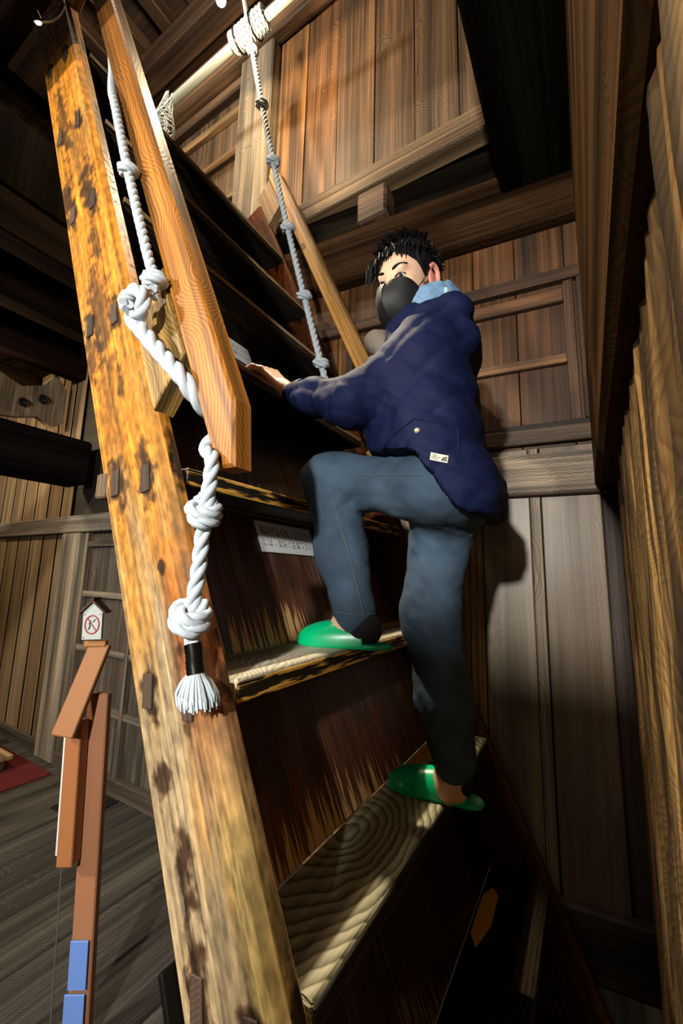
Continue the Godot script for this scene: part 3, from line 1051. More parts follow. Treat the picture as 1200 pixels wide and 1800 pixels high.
func build_ropes() -> void:
	var r := 0.0135
	var o := thing("climbing_rope", "thick white knotted rope tied to the near handrail, ending in a frayed tassel", "rope", Vector3(0.485, -0.2, -0.57))
	var st := new_st()
	laid_rope(st, PackedVector3Array([Vector3(0.60, 2.05, -1.475), Vector3(0.565, 1.75, -1.33), Vector3(0.495, 1.43, -1.145), Vector3(0.482, 1.31, -1.082), Vector3(0.48, 1.031, -0.967), Vector3(0.48, 0.76, -0.85), Vector3(0.48, 0.642, -0.796), Vector3(0.478, 0.60, -0.79)]), r * 0.9)
	part(o, "cord", st.commit(), M.rope)
	knot(o, Vector3(0.48, 1.031, -0.967), Vector3(0, 0.93, -0.36), r * 0.8)
	knot(o, Vector3(0.48, 0.645, -0.797), Vector3(0, 0.92, -0.38), r * 0.9, 1.0)
	# the great hitch over the bracket
	st = new_st()
	var hitch := PackedVector3Array()
	for i in 20:
		var a := -0.6 + i * 0.50
		var k := 1.0 - i * 0.028
		hitch.append(Vector3(0.468 - 0.002 * i, 0.572 + 0.036 * k * cos(a), -0.800 - 0.036 * k * sin(a)))
	laid_rope(st, hitch, r * 1.12)
	part(o, "knot", st.commit(), M.rope)
	st = new_st()
	laid_rope(st, PackedVector3Array([Vector3(0.465, 0.60, -0.835), Vector3(0.462, 0.555, -0.835), Vector3(0.466, 0.505, -0.79), Vector3(0.475, 0.465, -0.755), Vector3(0.484, 0.420, -0.712), Vector3(0.493, 0.385, -0.680), Vector3(0.520, 0.350, -0.668), Vector3(0.56, 0.325, -0.662), Vector3(0.61, 0.31, -0.65)]), r * 1.35)
	part(o, "cord", st.commit(), M.rope)
	st = new_st()
	laid_rope(st, PackedVector3Array([Vector3(0.553, 0.30, -0.615), Vector3(0.505, 0.235, -0.613), Vector3(0.492, 0.208, -0.578), Vector3(0.488, 0.155, -0.574), Vector3(0.486, 0.105, -0.578), Vector3(0.483, 0.006, -0.580), Vector3(0.480, -0.071, -0.586), Vector3(0.480, -0.125, -0.574)]), r)
	part(o, "cord", st.commit(), M.rope)
	knot(o, Vector3(0.484, 0.107, -0.578), Vector3(0.02, 1, 0.05), r, 2.2)
	knot(o, Vector3(0.478, -0.075, -0.585), Vector3(0.05, 1, 0.1), r * 1.1, 0.4)
	st = new_st()
	tube(st, smooth_path(PackedVector3Array([Vector3(0.479, -0.118, -0.576), Vector3(0.480, -0.135, -0.571), Vector3(0.480, -0.150, -0.568), Vector3(0.480, -0.166, -0.563)]), 0.004), [0.0135, 0.0150, 0.0142, 0.0150, 0.0136, 0.0148, 0.0138, 0.0150, 0.014, 0.0150, 0.0142, 0.0150], 12)
	part(o, "tape_wrap", st.commit(), M.tape, Transform3D(), "black tape")
	st = new_st()
	for k in 260:
		var a := rng.randf() * TAU
		var q := sqrt(rng.randf())
		var out := Vector3(cos(a), 0, sin(a)) * q
		var l := rng.randf_range(0.040, 0.056)
		var p0 := Vector3(0.480, -0.163, -0.563) + out * 0.011
		var drop := Vector3(0.0, -1.0, 0.25).normalized()
		tube(st, PackedVector3Array([p0, p0 + drop * l * 0.35 + out * 0.013, p0 + drop * l * 0.75 + out * 0.022, p0 + drop * l + out * 0.022]), [0.0020, 0.0028, 0.0026, 0.0016], 4)
	var ts := part(o, "tassel", st.commit(), M.rope)
	ts.set_meta("kind", "stuff")
	# the far rope
	var o2 := thing("climbing_rope", "slim white knotted rope hanging in front of the far handrail", "rope", Vector3(1.5, 0.91, -1.02))
	var a := Vector3(1.5, 3.94, -1.80)
	var b := Vector3(1.5, 0.86, -1.0)
	st = new_st()
	var line := PackedVector3Array()
	for i in 9:
		var f := i / 8.0
		line.append(a.lerp(b, f) + Vector3(0, 0, -0.04 * sin(f * PI)))
	laid_rope(st, line, 0.0165)
	part(o2, "cord", st.commit(), M.rope)
	for y in [3.36, 2.86, 2.38, 1.87, 1.41, 1.01]:
		var f: float = (a.y - y) / (a.y - b.y)
		knot(o2, a.lerp(b, f) + Vector3(0, 0, -0.04 * sin(f * PI)), a - b, 0.0165, f * 9.0)
	# tie bundle on the guard rail
	var tie := thing("rope_bundle", "white rope wound in a bundle round the guard rail at the top of the picture", "rope", Vector3(1.5, 3.54, -1.7))
	st = new_st()
	var coil := PackedVector3Array()
	for i in 90:
		var an := i * TAU / 9.0
		coil.append(Vector3(1.5 + 0.055 * cos(an), 3.55 + 0.060 * sin(an), -1.86 + 0.0033 * i))
	laid_rope(st, coil, 0.0135)
	part(tie, "coil", st.commit(), M.rope)
	st = new_st()
	for k in 2:
		var loop := PackedVector3Array()
		for i in 15:
			var an := i * TAU / 14.0
			loop.append(Vector3(1.5 + 0.073 * cos(an), 3.55 + 0.078 * sin(an), -1.80 + 0.14 * k))
		tube(st, loop, [0.006], 6, false)
	part(tie, "tie_cord", st.commit(), M.tape, Transform3D(), "black ties")


# ------------------------------------------------------------------ notices
const GLYPHS := {
	"階": "1019 1030122 1031 3113 1334 3415 4044 4262 4453 7075 7291 7595 9593 6645 4649 4999 9996 9646 4797",
	"段": "2019 2141 1434 1737 0849 1636 5153 5181 8184 8495 5343 5595 9558 6699",
	"が": "0343 4359 5948 3019 7284 6092 8193",
	"急": "3012 3062 6243 1484 8487 8717 1585 1819 3738 3969 6968 5758 8798",
	"な": "1252 4016 7193 6368 6848 4847 4767 6799",
	"為": "2132 5012 1292 9214 4484 2686 8699 9989 2738 4758 6778 1809",
	"、": "5668",
	"上": "4149 4484 0999",
	"り": "2126 2637 7175 7559",
	"下": "0191 5159 5577",
	"に": "2029 2938 5282 5767 6788",
	"は": "1019 1928 4393 7077 7758 5847 4767 6798",
	"充": "5052 1292 4324 2474 3659 3619 6568 6898 9897",
	"分": "3004 6095 2575 7579 7958 4509",
	"ご": "2363 2537 3878 7082 8091",
	"注": "1122 0324 0926 5061 3292 3595 5259 2999",
	"意": "5051 2181 3123 7173 1393 2575 7577 7727 2725 2676 1819 3839 3969 6968 8798",
	"さ": "1383 4067 3728 2858",
	"い": "1218 1837 7176"}


func stroke(im: Image, a: Vector2, b: Vector2, w: int, c: Color) -> void:
	var n := int(a.distance_to(b)) + 1
	for i in n + 1:
		var p := a.lerp(b, float(i) / n)
		im.fill_rect(Rect2i(int(p.x) - w / 2, int(p.y) - w / 2, w, w), c)


func build_notices() -> void:
	var im := Image.create(640, 236, false, Image.FORMAT_RGB8)
	im.fill(Color(0.87, 0.89, 0.90))
	var rows := ["階段が急な為、上り下り", "には、充分ご注意下さい"]
	for j in 2:
		for i in rows[j].length():
			var at := Vector2(30 + i * 53, 42 + j * 90)
			for s in GLYPHS[rows[j][i]].split(" "):
				if s.length() != 4:
					continue
				var a := at + Vector2(s[0].to_int(), s[1].to_int()) * Vector2(4.7, 6.4)
				var b := at + Vector2(s[2].to_int(), s[3].to_int()) * Vector2(4.7, 6.4)
				stroke(im, a, b, 4, Color(0.16, 0.04, 0.06))
	var m := StandardMaterial3D.new()
	m.albedo_texture = ImageTexture.create_from_image(im)
	m.roughness = 0.35
	for k in 2:
		var s: float = 0.46 if k == 0 else 1.37
		var o := thing("notice", "white Japanese warning notice on the dark riser boards just above the raised green slipper" if k == 0 else "white Japanese warning notice half hidden behind the near handrail above the climber's hand", "sign", Vector3(1.08, 0, 0) + SD * s - ND * 0.74, "warning notices on the stair boards")
		var st := new_st()
		var w := 0.29
		var h := 0.107
		var q := [Vector3(-w / 2, h / 2, 0.0035), Vector3(w / 2, h / 2, 0.0035), Vector3(w / 2, -h / 2, 0.0035), Vector3(-w / 2, -h / 2, 0.0035)]
		var uv := [Vector2(0, 0), Vector2(1, 0), Vector2(1, 1), Vector2(0, 1)]
		for i in [0, 1, 2, 0, 2, 3]:
			st.set_normal(Vector3.BACK)
			st.set_uv(uv[i])
			st.add_vertex(q[i])
		var xf := Transform3D(Basis(Vector3.RIGHT, SD, ND), Vector3(1.08, 0, 0) + SD * s - ND * 0.742)
		part(o, "plate", box_mesh(Vector3(w, h, 0.006), 0.001, Color.WHITE), M.white, xf)
		part(o, "print", st.commit(), m, xf)


# ------------------------------------------------------------------ no-smoking stand, lamps
func build_stand() -> void:
	var o := thing("sign_stand", "slim orange brown stand with a little roofed no smoking sign on top", "sign stand", Vector3(0.82, FLOOR, -1.42))
	var face := Basis(Vector3.UP, deg_to_rad(-60.0))   # turned towards the stair foot
	var at := func(p: Vector3) -> Vector3: return Vector3(0.82, 0, -1.42) + face * p
	var orange := Color(0.29, 0.12, 0.038)
	part(o, "upright", box_mesh(Vector3(0.068, 1.02, 0.030), 0.004, Color(0.34, 0.15, 0.075)), M.paint, Transform3D(face, at.call(Vector3(0.022, FLOOR + 0.51, -0.035))))
	part(o, "box", box_mesh(Vector3(0.050, 0.42, 0.045), 0.003, Color(0.34, 0.13, 0.045)), M.paint, Transform3D(face, at.call(Vector3(-0.022, -0.70, 0.005))))
	part(o, "cap_board", box_mesh(Vector3(0.072, 0.285, 0.020), 0.003, orange), M.paint, Transform3D(face * Basis(Vector3.RIGHT, deg_to_rad(-20.0)) * Basis(Vector3.BACK, deg_to_rad(-9.0)), at.call(Vector3(-0.004, -0.385, 0.02))))
	part(o, "cap_edge", box_mesh(Vector3(0.076, 0.020, 0.022), 0.003, Color(0.33, 0.15, 0.05)), M.paint, Transform3D(face, at.call(Vector3(0.006, -0.25, -0.02))))
	part(o, "white_edge", box_mesh(Vector3(0.006, 0.40, 0.03), 0.001, Color.WHITE), M.white, Transform3D(face, at.call(Vector3(-0.052, -0.68, 0.006))))
	part(o, "wire", box_mesh(Vector3(0.004, 0.50, 0.004), 0.001, Color.WHITE), M.steel, Transform3D(face, at.call(Vector3(-0.045, -1.16, 0.0))))
	part(o, "blue_panel", box_mesh(Vector3(0.056, 0.13, 0.006), 0.001, Color.WHITE), M.blue, Transform3D(face, at.call(Vector3(0.020, -1.20, -0.012))), "blue tape")
	part(o, "blue_panel", box_mesh(Vector3(0.062, 0.16, 0.006), 0.001, Color.WHITE), M.blue, Transform3D(face, at.call(Vector3(0.016, -1.355, -0.010))), "blue tape")
	# the little house-shaped sign
	var house := PackedVector2Array([Vector2(-0.033, -0.055), Vector2(0.033, -0.055), Vector2(0.033, 0.035), Vector2(0.0, 0.066), Vector2(-0.033, 0.035)])
	var xf := Transform3D(face, at.call(Vector3(0.004, -0.178, 0.0)))
	var sg := part(o, "house_plate", extrude(house, 0.012, Color(0.9, 0.9, 0.9)), M.rail, xf, "white house shaped plate")
	for s in [-1.0, 1.0]:
		var b := xf * Transform3D(Basis(Vector3.BACK, -s * deg_to_rad(43.0)), Vector3(s * 0.022, 0.054, -0.006))
		part(o, "roof", box_mesh(Vector3(0.064, 0.007, 0.040), 0.001, Color(0.14, 0.05, 0.035)), M.fine, b)
	part(o, "ridge", box_mesh(Vector3(0.012, 0.010, 0.044), 0.002, Color(0.10, 0.04, 0.03)), M.fine, xf * Transform3D(Basis(), Vector3(0, 0.080, -0.006)))
	var st := new_st()
	var ring := PackedVector3Array()
	for i in 33:
		var a := TAU * i / 32.0
		ring.append(Vector3(0.024 * cos(a), -0.006 + 0.030 * sin(a), 0.0065))
	tube(st, ring, [0.0022], 6, false)
	tube(st, PackedVector3Array([Vector3(-0.016, 0.016, 0.0065), Vector3(0.016, -0.028, 0.0065)]), [0.0019], 6)
	part(sg, "ban_ring", st.commit(), M.ban, xf)
	st = new_st()
	tube(st, PackedVector3Array([Vector3(-0.012, -0.022, 0.0062), Vector3(-0.006, -0.012, 0.0062), Vector3(-0.009, -0.002, 0.0062), Vector3(-0.004, 0.006, 0.0062)]), [0.0022], 6)
	tube(st, PackedVector3Array([Vector3(0.004, 0.002, 0.0062), Vector3(0.010, 0.012, 0.0062)]), [0.0018], 6)
	part(sg, "pictogram", st.commit(), M.black, xf)
	for q in [Vector2(-0.027, 0.028), Vector2(0.027, 0.028), Vector2(-0.027, -0.049)]:
		st = new_st()
		lathe(st, PackedVector2Array([Vector2(0.003, 0), Vector2(0.0024, 0.0012), Vector2(0.0, 0.0016)]), 8)
		part(sg, "screw", st.commit(), M.steel, xf * Transform3D(Basis(Vector3.RIGHT, PI / 2), Vector3(q.x, q.y, 0.006)))
	# it leans a little
	o.position += Vector3(0.515, 0, 0.857) * 0.008
	o.basis = Basis(Vector3(-0.857, 0, 0.515), deg_to_rad(2.9)) * o.basis


func build_lamps() -> void:
	var o := thing("ceiling_lamp", "small bare glowing bulb hanging over the upper floor at the top of the picture", "lamp", Vector3(1.2, 3.25, -1.63))
	var st := new_st()
	var prof := PackedVector2Array()
	for i in 13:
		var a := -PI / 2 + PI * i / 12.0
		prof.append(Vector2(0.030 * cos(a) * (1.0 if a < 0.4 else 0.9), 0.034 * sin(a)))
	lathe(st, prof, 20)
	part(o, "bulb", st.commit(), M.glow, Transform3D(Basis(), Vector3(1.2, 3.285, -1.63)))
	st = new_st()
	lathe(st, PackedVector2Array([Vector2(0.014, 0.028), Vector2(0.018, 0.03), Vector2(0.016, 0.06), Vector2(0.0, 0.06)]), 16)
	part(o, "socket", st.commit(), M.black, Transform3D(Basis(), Vector3(1.2, 3.285, -1.63)))
	st = new_st()
	tube(st, PackedVector3Array([Vector3(1.2, 3.345, -1.63), Vector3(1.202, 4.0, -1.63), Vector3(1.2, 4.86, -1.63)]), [0.004], 6)
	part(o, "flex", st.commit(), M.black)
	var p := thing("clip_lamp", "little spot lamp with a curved silver arm at the top left corner", "lamp", Vector3(0.40, 1.90, -1.5))
	st = new_st()
	tube(st, smooth_path(PackedVector3Array([Vector3(0.405, 1.866, -1.505), Vector3(0.425, 1.885, -1.49), Vector3(0.44, 1.92, -1.475), Vector3(0.445, 1.96, -1.46)]), 0.01), [0.006], 8)
	part(p, "arm", st.commit(), M.steel)
	st = new_st()
	lathe(st, PackedVector2Array([Vector2(0.0, 0.004), Vector2(0.0145, 0.0), Vector2(0.016, 0.0), Vector2(0.010, 0.028), Vector2(0.0, 0.03)]), 16)
	var tilt := Basis(Vector3(0.4, 0, 0.9).normalized(), 0.7)
	part(p, "shade", st.commit(), M.black, Transform3D(tilt, Vector3(0.399, 1.852, -1.507)))
	st = new_st()
	lathe(st, PackedVector2Array([Vector2(0.0, -0.007), Vector2(0.008, -0.005), Vector2(0.0125, 0.001)]), 16)
	part(p, "bulb", st.commit(), M.glow2, Transform3D(tilt, Vector3(0.399, 1.852, -1.507)))


# ------------------------------------------------------------------ bodies: capsules joined by a smooth minimum, meshed as surface nets
class Field:
	var o: Vector3
	var h: float
	var nx: int
	var ny: int
	var nz: int
	var a: PackedFloat32Array
	var k: float

	func _init(lo: Vector3, hi: Vector3, cell: float, soft: float) -> void:
		o = lo
		h = cell
		k = soft
		nx = int((hi.x - lo.x) / h) + 1
		ny = int((hi.y - lo.y) / h) + 1
		nz = int((hi.z - lo.z) / h) + 1
		a.resize(nx * ny * nz)

	func span(lo: Vector3, hi: Vector3) -> PackedInt32Array:
		return PackedInt32Array([clampi(int((lo.x - o.x) / h), 0, nx), clampi(int((hi.x - o.x) / h) + 2, 0, nx), clampi(int((lo.y - o.y) / h), 0, ny), clampi(int((hi.y - o.y) / h) + 2, 0, ny), clampi(int((lo.z - o.z) / h), 0, nz), clampi(int((hi.z - o.z) / h) + 2, 0, nz)])

	func cap(p: Vector3, q: Vector3, r0: float, r1: float) -> void:
		var pad := maxf(r0, r1) + k * 3.5
		var s := span(p.min(q) - Vector3.ONE * pad, p.max(q) + Vector3.ONE * pad)
		var d := q - p
		var l2 := maxf(d.length_squared(), 1e-9)
		var ik := 1.0 / k
		for z in range(s[4], s[5]):
			for y in range(s[2], s[3]):
				var i := (z * ny + y) * nx + s[0]
				var w := Vector3(o.x + s[0] * h, o.y + y * h, o.z + z * h) - p
				for x in range(s[0], s[1]):
					var t := clampf(w.dot(d) / l2, 0.0, 1.0)
					var e := (w - d * t).length() - r0 - (r1 - r0) * t
					if e < pad:
						a[i] += exp(-e * ik)
					i += 1
					w.x += h

	func ell(c: Vector3, b: Basis, r: Vector3) -> void:
		var pad := maxf(r.x, maxf(r.y, r.z)) + k * 3.5
		var s := span(c - Vector3.ONE * pad, c + Vector3.ONE * pad)
		var inv := b.inverse()
		var ik := 1.0 / k
		for z in range(s[4], s[5]):
			for y in range(s[2], s[3]):
				var i := (z * ny + y) * nx + s[0]
				for x in range(s[0], s[1]):
					var w := inv * (Vector3(o.x + x * h, o.y + y * h, o.z + z * h) - c) / r
					var k0 := w.length()
					var k1 := (w / r).length()
					var e := k0 * (k0 - 1.0) / maxf(k1, 1e-6)
					if e < pad:
						a[i] += exp(-e * ik)
					i += 1

	func done() -> void:
		for i in a.size():
			var v := a[i]
			a[i] = -k * log(v) if v > 1e-6 else k * 14.0

	func cut_ell(c: Vector3, b: Basis, r: Vector3) -> void:
		var pad := maxf(r.x, maxf(r.y, r.z)) + h * 2.0
		var s := span(c - Vector3.ONE * pad, c + Vector3.ONE * pad)
		var inv := b.inverse()
		for z in range(s[4], s[5]):
			for y in range(s[2], s[3]):
				for x in range(s[0], s[1]):
					var i := (z * ny + y) * nx + x
					var w := inv * (Vector3(o.x + x * h, o.y + y * h, o.z + z * h) - c) / r
					var k0 := w.length()
					var k1 := (w / r).length()
					a[i] = maxf(a[i], -k0 * (k0 - 1.0) / maxf(k1, 1e-6))

	func cut_plane(p: Vector3, n: Vector3) -> void:
		# takes away what lies on the side that n points to
		for z in nz:
			for y in ny:
				var i := (z * ny + y) * nx
				var e := (Vector3(o.x, o.y + y * h, o.z + z * h) - p).dot(n)
				for x in nx:
					if e > a[i]:
						a[i] = e
					i += 1
					e += h * n.x

	func hit(d: Vector3) -> Vector3:
		# where a line from the eye first meets the surface
		var t := 0.6
		while t < 2.0:
			var q := (d * t - o) / h
			var x := int(q.x)
			var y := int(q.y)
			var z := int(q.z)
			if x >= 0 and y >= 0 and z >= 0 and x < nx - 1 and y < ny - 1 and z < nz - 1:
				var i := (z * ny + y) * nx + x
				var u := q - Vector3(x, y, z)
				var s := ny * nx
				var v := lerpf(lerpf(lerpf(a[i], a[i + 1], u.x), lerpf(a[i + nx], a[i + nx + 1], u.x), u.y), lerpf(lerpf(a[i + s], a[i + s + 1], u.x), lerpf(a[i + s + nx], a[i + s + nx + 1], u.x), u.y), u.z)
				if v < 0.0:
					return d * (t - 0.002)
			t += 0.0015
		return Vector3.ZERO

	func trace(dirs: Array, steps: int) -> PackedVector3Array:
		var out := PackedVector3Array()
		for i in dirs.size() - 1:
			for j in steps:
				var p := hit((dirs[i] as Vector3).lerp(dirs[i + 1], float(j) / steps).normalized())
				if p != Vector3.ZERO and (out.size() == 0 or p.distance_to(out[out.size() - 1]) < 0.05):
					out.append(p)
		return out

	func cut_by(f: Callable) -> void:
		for z in nz:
			for y in ny:
				var i := (z * ny + y) * nx
				for x in nx:
					if a[i] < 0.03:
						a[i] = maxf(a[i], f.call(Vector3(o.x + x * h, o.y + y * h, o.z + z * h)))
					i += 1

	func bend(f: Callable, reach: float) -> void:
		for z in nz:
			for y in ny:
				var i := (z * ny + y) * nx
				for x in nx:
					if absf(a[i]) < reach:
						a[i] += f.call(Vector3(o.x + x * h, o.y + y * h, o.z + z * h))
					i += 1


class Shape:
	var v := PackedVector3Array()
	var n := PackedVector3Array()
	var c := PackedColorArray()
	var idx := PackedInt32Array()

	func add(f: Field, tint: Callable) -> void:
		var nx := f.nx
		var sy := nx
		var sz := nx * f.ny
		var a := f.a
		var at := PackedInt32Array()
		at.resize(a.size())
		at.fill(-1)
		var h := f.h
		var cells := PackedInt32Array()
		for z in range(1, f.nz - 2):
			for y in range(1, f.ny - 2):
				var i := z * sz + y * sy + 1
				for x in range(1, nx - 2):
					var v0 := a[i]
					if absf(v0) < h * 2.2:
						var m := 0
						if v0 < 0.0: m += 1
						if a[i + 1] < 0.0: m += 1
						if a[i + sy] < 0.0: m += 1
						if a[i + sy + 1] < 0.0: m += 1
						if a[i + sz] < 0.0: m += 1
						if a[i + sz + 1] < 0.0: m += 1
						if a[i + sz + sy] < 0.0: m += 1
						if a[i + sz + sy + 1] < 0.0: m += 1
						if m > 0 and m < 8:
							cells.append(i)
							at[i] = v.size()
							var p := Vector3()
							var k := 0
							var v8 := [v0, a[i + 1], a[i + sy], a[i + sy + 1], a[i + sz], a[i + sz + 1], a[i + sz + sy], a[i + sz + sy + 1]]
							for e in [[0, 1], [2, 3], [4, 5], [6, 7], [0, 2], [1, 3], [4, 6], [5, 7], [0, 4], [1, 5], [2, 6], [3, 7]]:
								var va: float = v8[e[0]]
								var vb: float = v8[e[1]]
								if (va < 0.0) != (vb < 0.0):
									var t := va / (va - vb)
									var e0: int = e[0]
									var e1: int = e[1]
									p += Vector3(e0 & 1, (e0 >> 1) & 1, e0 >> 2).lerp(Vector3(e1 & 1, (e1 >> 1) & 1, e1 >> 2), t)
									k += 1
							p /= k
							v.append(f.o + (Vector3(x, y, z) + p) * h)
							var g := Vector3(a[i + 1] - a[i - 1] + a[i + 2] - v0, a[i + sy] - a[i - sy] + a[i + 2 * sy] - v0, a[i + sz] - a[i - sz] + a[i + 2 * sz] - v0)
							g = Vector3(lerpf(a[i + 1] - a[i - 1], a[i + 2] - v0, p.x), lerpf(a[i + sy] - a[i - sy], a[i + 2 * sy] - v0, p.y), lerpf(a[i + sz] - a[i - sz], a[i + 2 * sz] - v0, p.z))
							n.append(g.normalized())
							c.append(tint.call(v[v.size() - 1]))
					i += 1
		for i in cells:
			var s0 := a[i] < 0.0
			quad(at, i, s0, a[i + 1] < 0.0, sy, sz)
			quad(at, i, s0, a[i + sy] < 0.0, sz, 1)
			quad(at, i, s0, a[i + sz] < 0.0, 1, sy)

	func quad(at: PackedInt32Array, i: int, s0: bool, s1: bool, d1: int, d2: int) -> void:
		if s0 == s1:
			return
		var p := at[i]
		var q := at[i - d1]
		var r := at[i - d1 - d2]
		var s := at[i - d2]
		if p < 0 or q < 0 or r < 0 or s < 0:
			return
		if s0:
			idx.append_array(PackedInt32Array([p, r, q, p, s, r]))
		else:
			idx.append_array(PackedInt32Array([p, q, r, p, r, s]))

	func mesh() -> ArrayMesh:
		var ar := []
		ar.resize(Mesh.ARRAY_MAX)
		ar[Mesh.ARRAY_VERTEX] = v
		ar[Mesh.ARRAY_NORMAL] = n
		ar[Mesh.ARRAY_COLOR] = c
		ar[Mesh.ARRAY_INDEX] = idx
		var m := ArrayMesh.new()
		m.add_surface_from_arrays(Mesh.PRIMITIVE_TRIANGLES, ar)
		return m


# joints of the climber
const LSH := Vector3(0.985, 0.665, -0.375)
const RSH := Vector3(1.30, 0.735, -0.45)
const LEL := Vector3(0.925, 0.500, -0.545)
const LWR := Vector3(0.982, 0.578, -0.796)
const REL := Vector3(1.50, 0.80, -0.60)
const RWR := Vector3(1.640, 1.110, -0.805)
const HEADC := Vector3(1.085, 0.903, -0.435)
const HS := 1.09
const LHIP := Vector3(1.03, 0.235, -0.335)
const RHIP := Vector3(1.20, 0.225, -0.36)
const LKN := Vector3(0.995, 0.285, -0.655)
const RKN := Vector3(1.19, -0.11, -0.41)
const LAN := Vector3(1.005, -0.105, -0.562)
const RAN := Vector3(1.195, -0.49, -0.345)


func head_basis() -> Basis:
	# z towards the nose, y to the crown, x to the person's left
	var f := Vector3(-0.88, -0.32, -0.23).normalized()
	var up := (Vector3(-0.02, 1.0, 0.06) - f * f.dot(Vector3(-0.02, 1.0, 0.06))).normalized()
	return Basis(up.cross(f) * HS, up * HS, f * HS)


func build_person() -> void:
	var o := thing("person", "person in a navy quilted jacket, grey jeans, black mask and green slippers climbing the stair", "person", Vector3(1.1, -0.597, -0.4))
	var no := FastNoiseLite.new()
	no.seed = 4
	no.frequency = 1.0
	no.fractal_octaves = 3
	var hb := head_basis()
	var skin := Color(0.66, 0.42, 0.29)
	# --- the body, one surface: head, trunk and limbs, hands
	var sh := Shape.new()
	var f := Field.new(HEADC - Vector3(0.13, 0.19, 0.13), HEADC + Vector3(0.13, 0.15, 0.13), 0.0032, 0.008)
	var hp := func(x: float, y: float, z: float) -> Vector3: return HEADC + hb * Vector3(x, y, z)
	f.ell(hp.call(0, 0.035, -0.012), hb, Vector3(0.073, 0.082, 0.092))
	f.ell(hp.call(0, -0.030, 0.022), hb, Vector3(0.060, 0.080, 0.064))
	f.cap(hp.call(-0.022, -0.098, 0.052), hp.call(0.022, -0.098, 0.052), 0.020, 0.020)
	f.cap(hp.call(0, 0.006, 0.083), hp.call(0, -0.034, 0.100), 0.007, 0.011)
	f.cap(hp.call(-0.032, 0.026, 0.072), hp.call(0.032, 0.026, 0.072), 0.010, 0.010)
	for s in [-1.0, 1.0]:
		f.cap(hp.call(s * 0.042, -0.022, 0.056), hp.call(s * 0.050, -0.025, 0.035), 0.020, 0.018)
		f.cap(hp.call(s * 0.056, -0.060, 0.0), hp.call(s * 0.03, -0.098, 0.045), 0.014, 0.014)
	f.cap(hp.call(-0.014, -0.064, 0.082), hp.call(0.014, -0.064, 0.082), 0.007, 0.007)
	f.cap(hp.call(-0.012, -0.073, 0.081), hp.call(0.012, -0.073, 0.081), 0.007, 0.007)
	f.cap(hp.call(0, -0.05, -0.025), Vector3(1.125, 0.755, -0.395), 0.050, 0.050)
	f.done()
	for s in [-1.0, 1.0]:
		f.cut_ell(hp.call(s * 0.031, 0.004, 0.090), hb * Basis(Vector3.BACK, s * 0.12), Vector3(0.0155, 0.0052, 0.022))
	sh.add(f, func(_p: Vector3) -> Color: return skin)
	# ears
	f = Field.new(HEADC - Vector3(0.13, 0.08, 0.13), HEADC + Vector3(0.13, 0.08, 0.13), 0.0030, 0.003)
	for s in [-1.0, 1.0]:
		var pr := PackedVector3Array()
		for i in 9:
			var an := -0.5 + i * 0.46
			pr.append(hp.call(s * (0.080 + 0.004 * sin(an)), 0.0 + 0.029 * cos(an), -0.012 - 0.017 * sin(an)))
		for i in 8:
			f.cap(pr[i], pr[i + 1], 0.0048, 0.0048)
		f.ell(hp.call(s * 0.073, -0.002, -0.010), hb, Vector3(0.006, 0.026, 0.016))
		f.cap(hp.call(s * 0.073, -0.026, -0.004), hp.call(s * 0.072, -0.031, -0.002), 0.0065, 0.006)
	f.done()
	sh.add(f, func(_p: Vector3) -> Color: return Color(0.66, 0.27, 0.20))  # pink deepened to red, painting in light that shines through the ears
	# trunk and limbs under the clothes
	f = Field.new(Vector3(0.80, -0.62, -0.86), Vector3(1.74, 0.86, -0.16), 0.014, 0.018)
	f.cap(Vector3(1.08, 0.27, -0.35), Vector3(1.07, 0.58, -0.38), 0.09, 0.085)
	f.cap(Vector3(1.17, 0.27, -0.36), Vector3(1.19, 0.60, -0.39), 0.09, 0.085)
	for q in [[LHIP, LKN, 0.075, 0.052], [LKN, LAN, 0.050, 0.036], [RHIP, RKN, 0.075, 0.054], [RKN, RAN, 0.052, 0.036], [LSH + Vector3(0.05, -0.05, 0.03), LEL + Vector3(0, -0.022, 0), 0.040, 0.034], [LEL + Vector3(0, -0.022, 0), LWR, 0.034, 0.026], [RSH, REL, 0.050, 0.040], [REL, RWR, 0.040, 0.028], [LSH + Vector3(0.05, -0.05, 0.03), Vector3(1.11, 0.67, -0.38), 0.04, 0.045], [RSH + Vector3(-0.03, -0.03, 0.02), Vector3(1.16, 0.68, -0.38), 0.04, 0.045], [LAN, Vector3(1.0, -0.165, -0.60), 0.034, 0.03], [Vector3(1.0, -0.165, -0.56), Vector3(0.975, -0.165, -0.66), 0.026, 0.026], [RAN, Vector3(1.20, -0.57, -0.37), 0.034, 0.03], [Vector3(1.2, -0.570, -0.34), Vector3(1.215, -0.570, -0.47), 0.026, 0.026], [Vector3(1.12, 0.66, -0.385), Vector3(1.115, 0.80, -0.40), 0.05, 0.045]]:
		f.cap(q[0], q[1], q[2], q[3])
	f.done()
	sh.add(f, func(_p: Vector3) -> Color: return skin)
	# left hand on the front edge of the tread
	f = Field.new(Vector3(0.90, 0.55, -1.04), Vector3(1.08, 0.76, -0.76), 0.0032, 0.0035)
	var wr := LWR
	var pk := Vector3(0.985, 0.690, -0.905)    # knuckles
	f.cap(wr, wr.lerp(pk, 0.35), 0.027, 0.026)
	var across := Vector3(0.95, 0.10, 0.28).normalized()
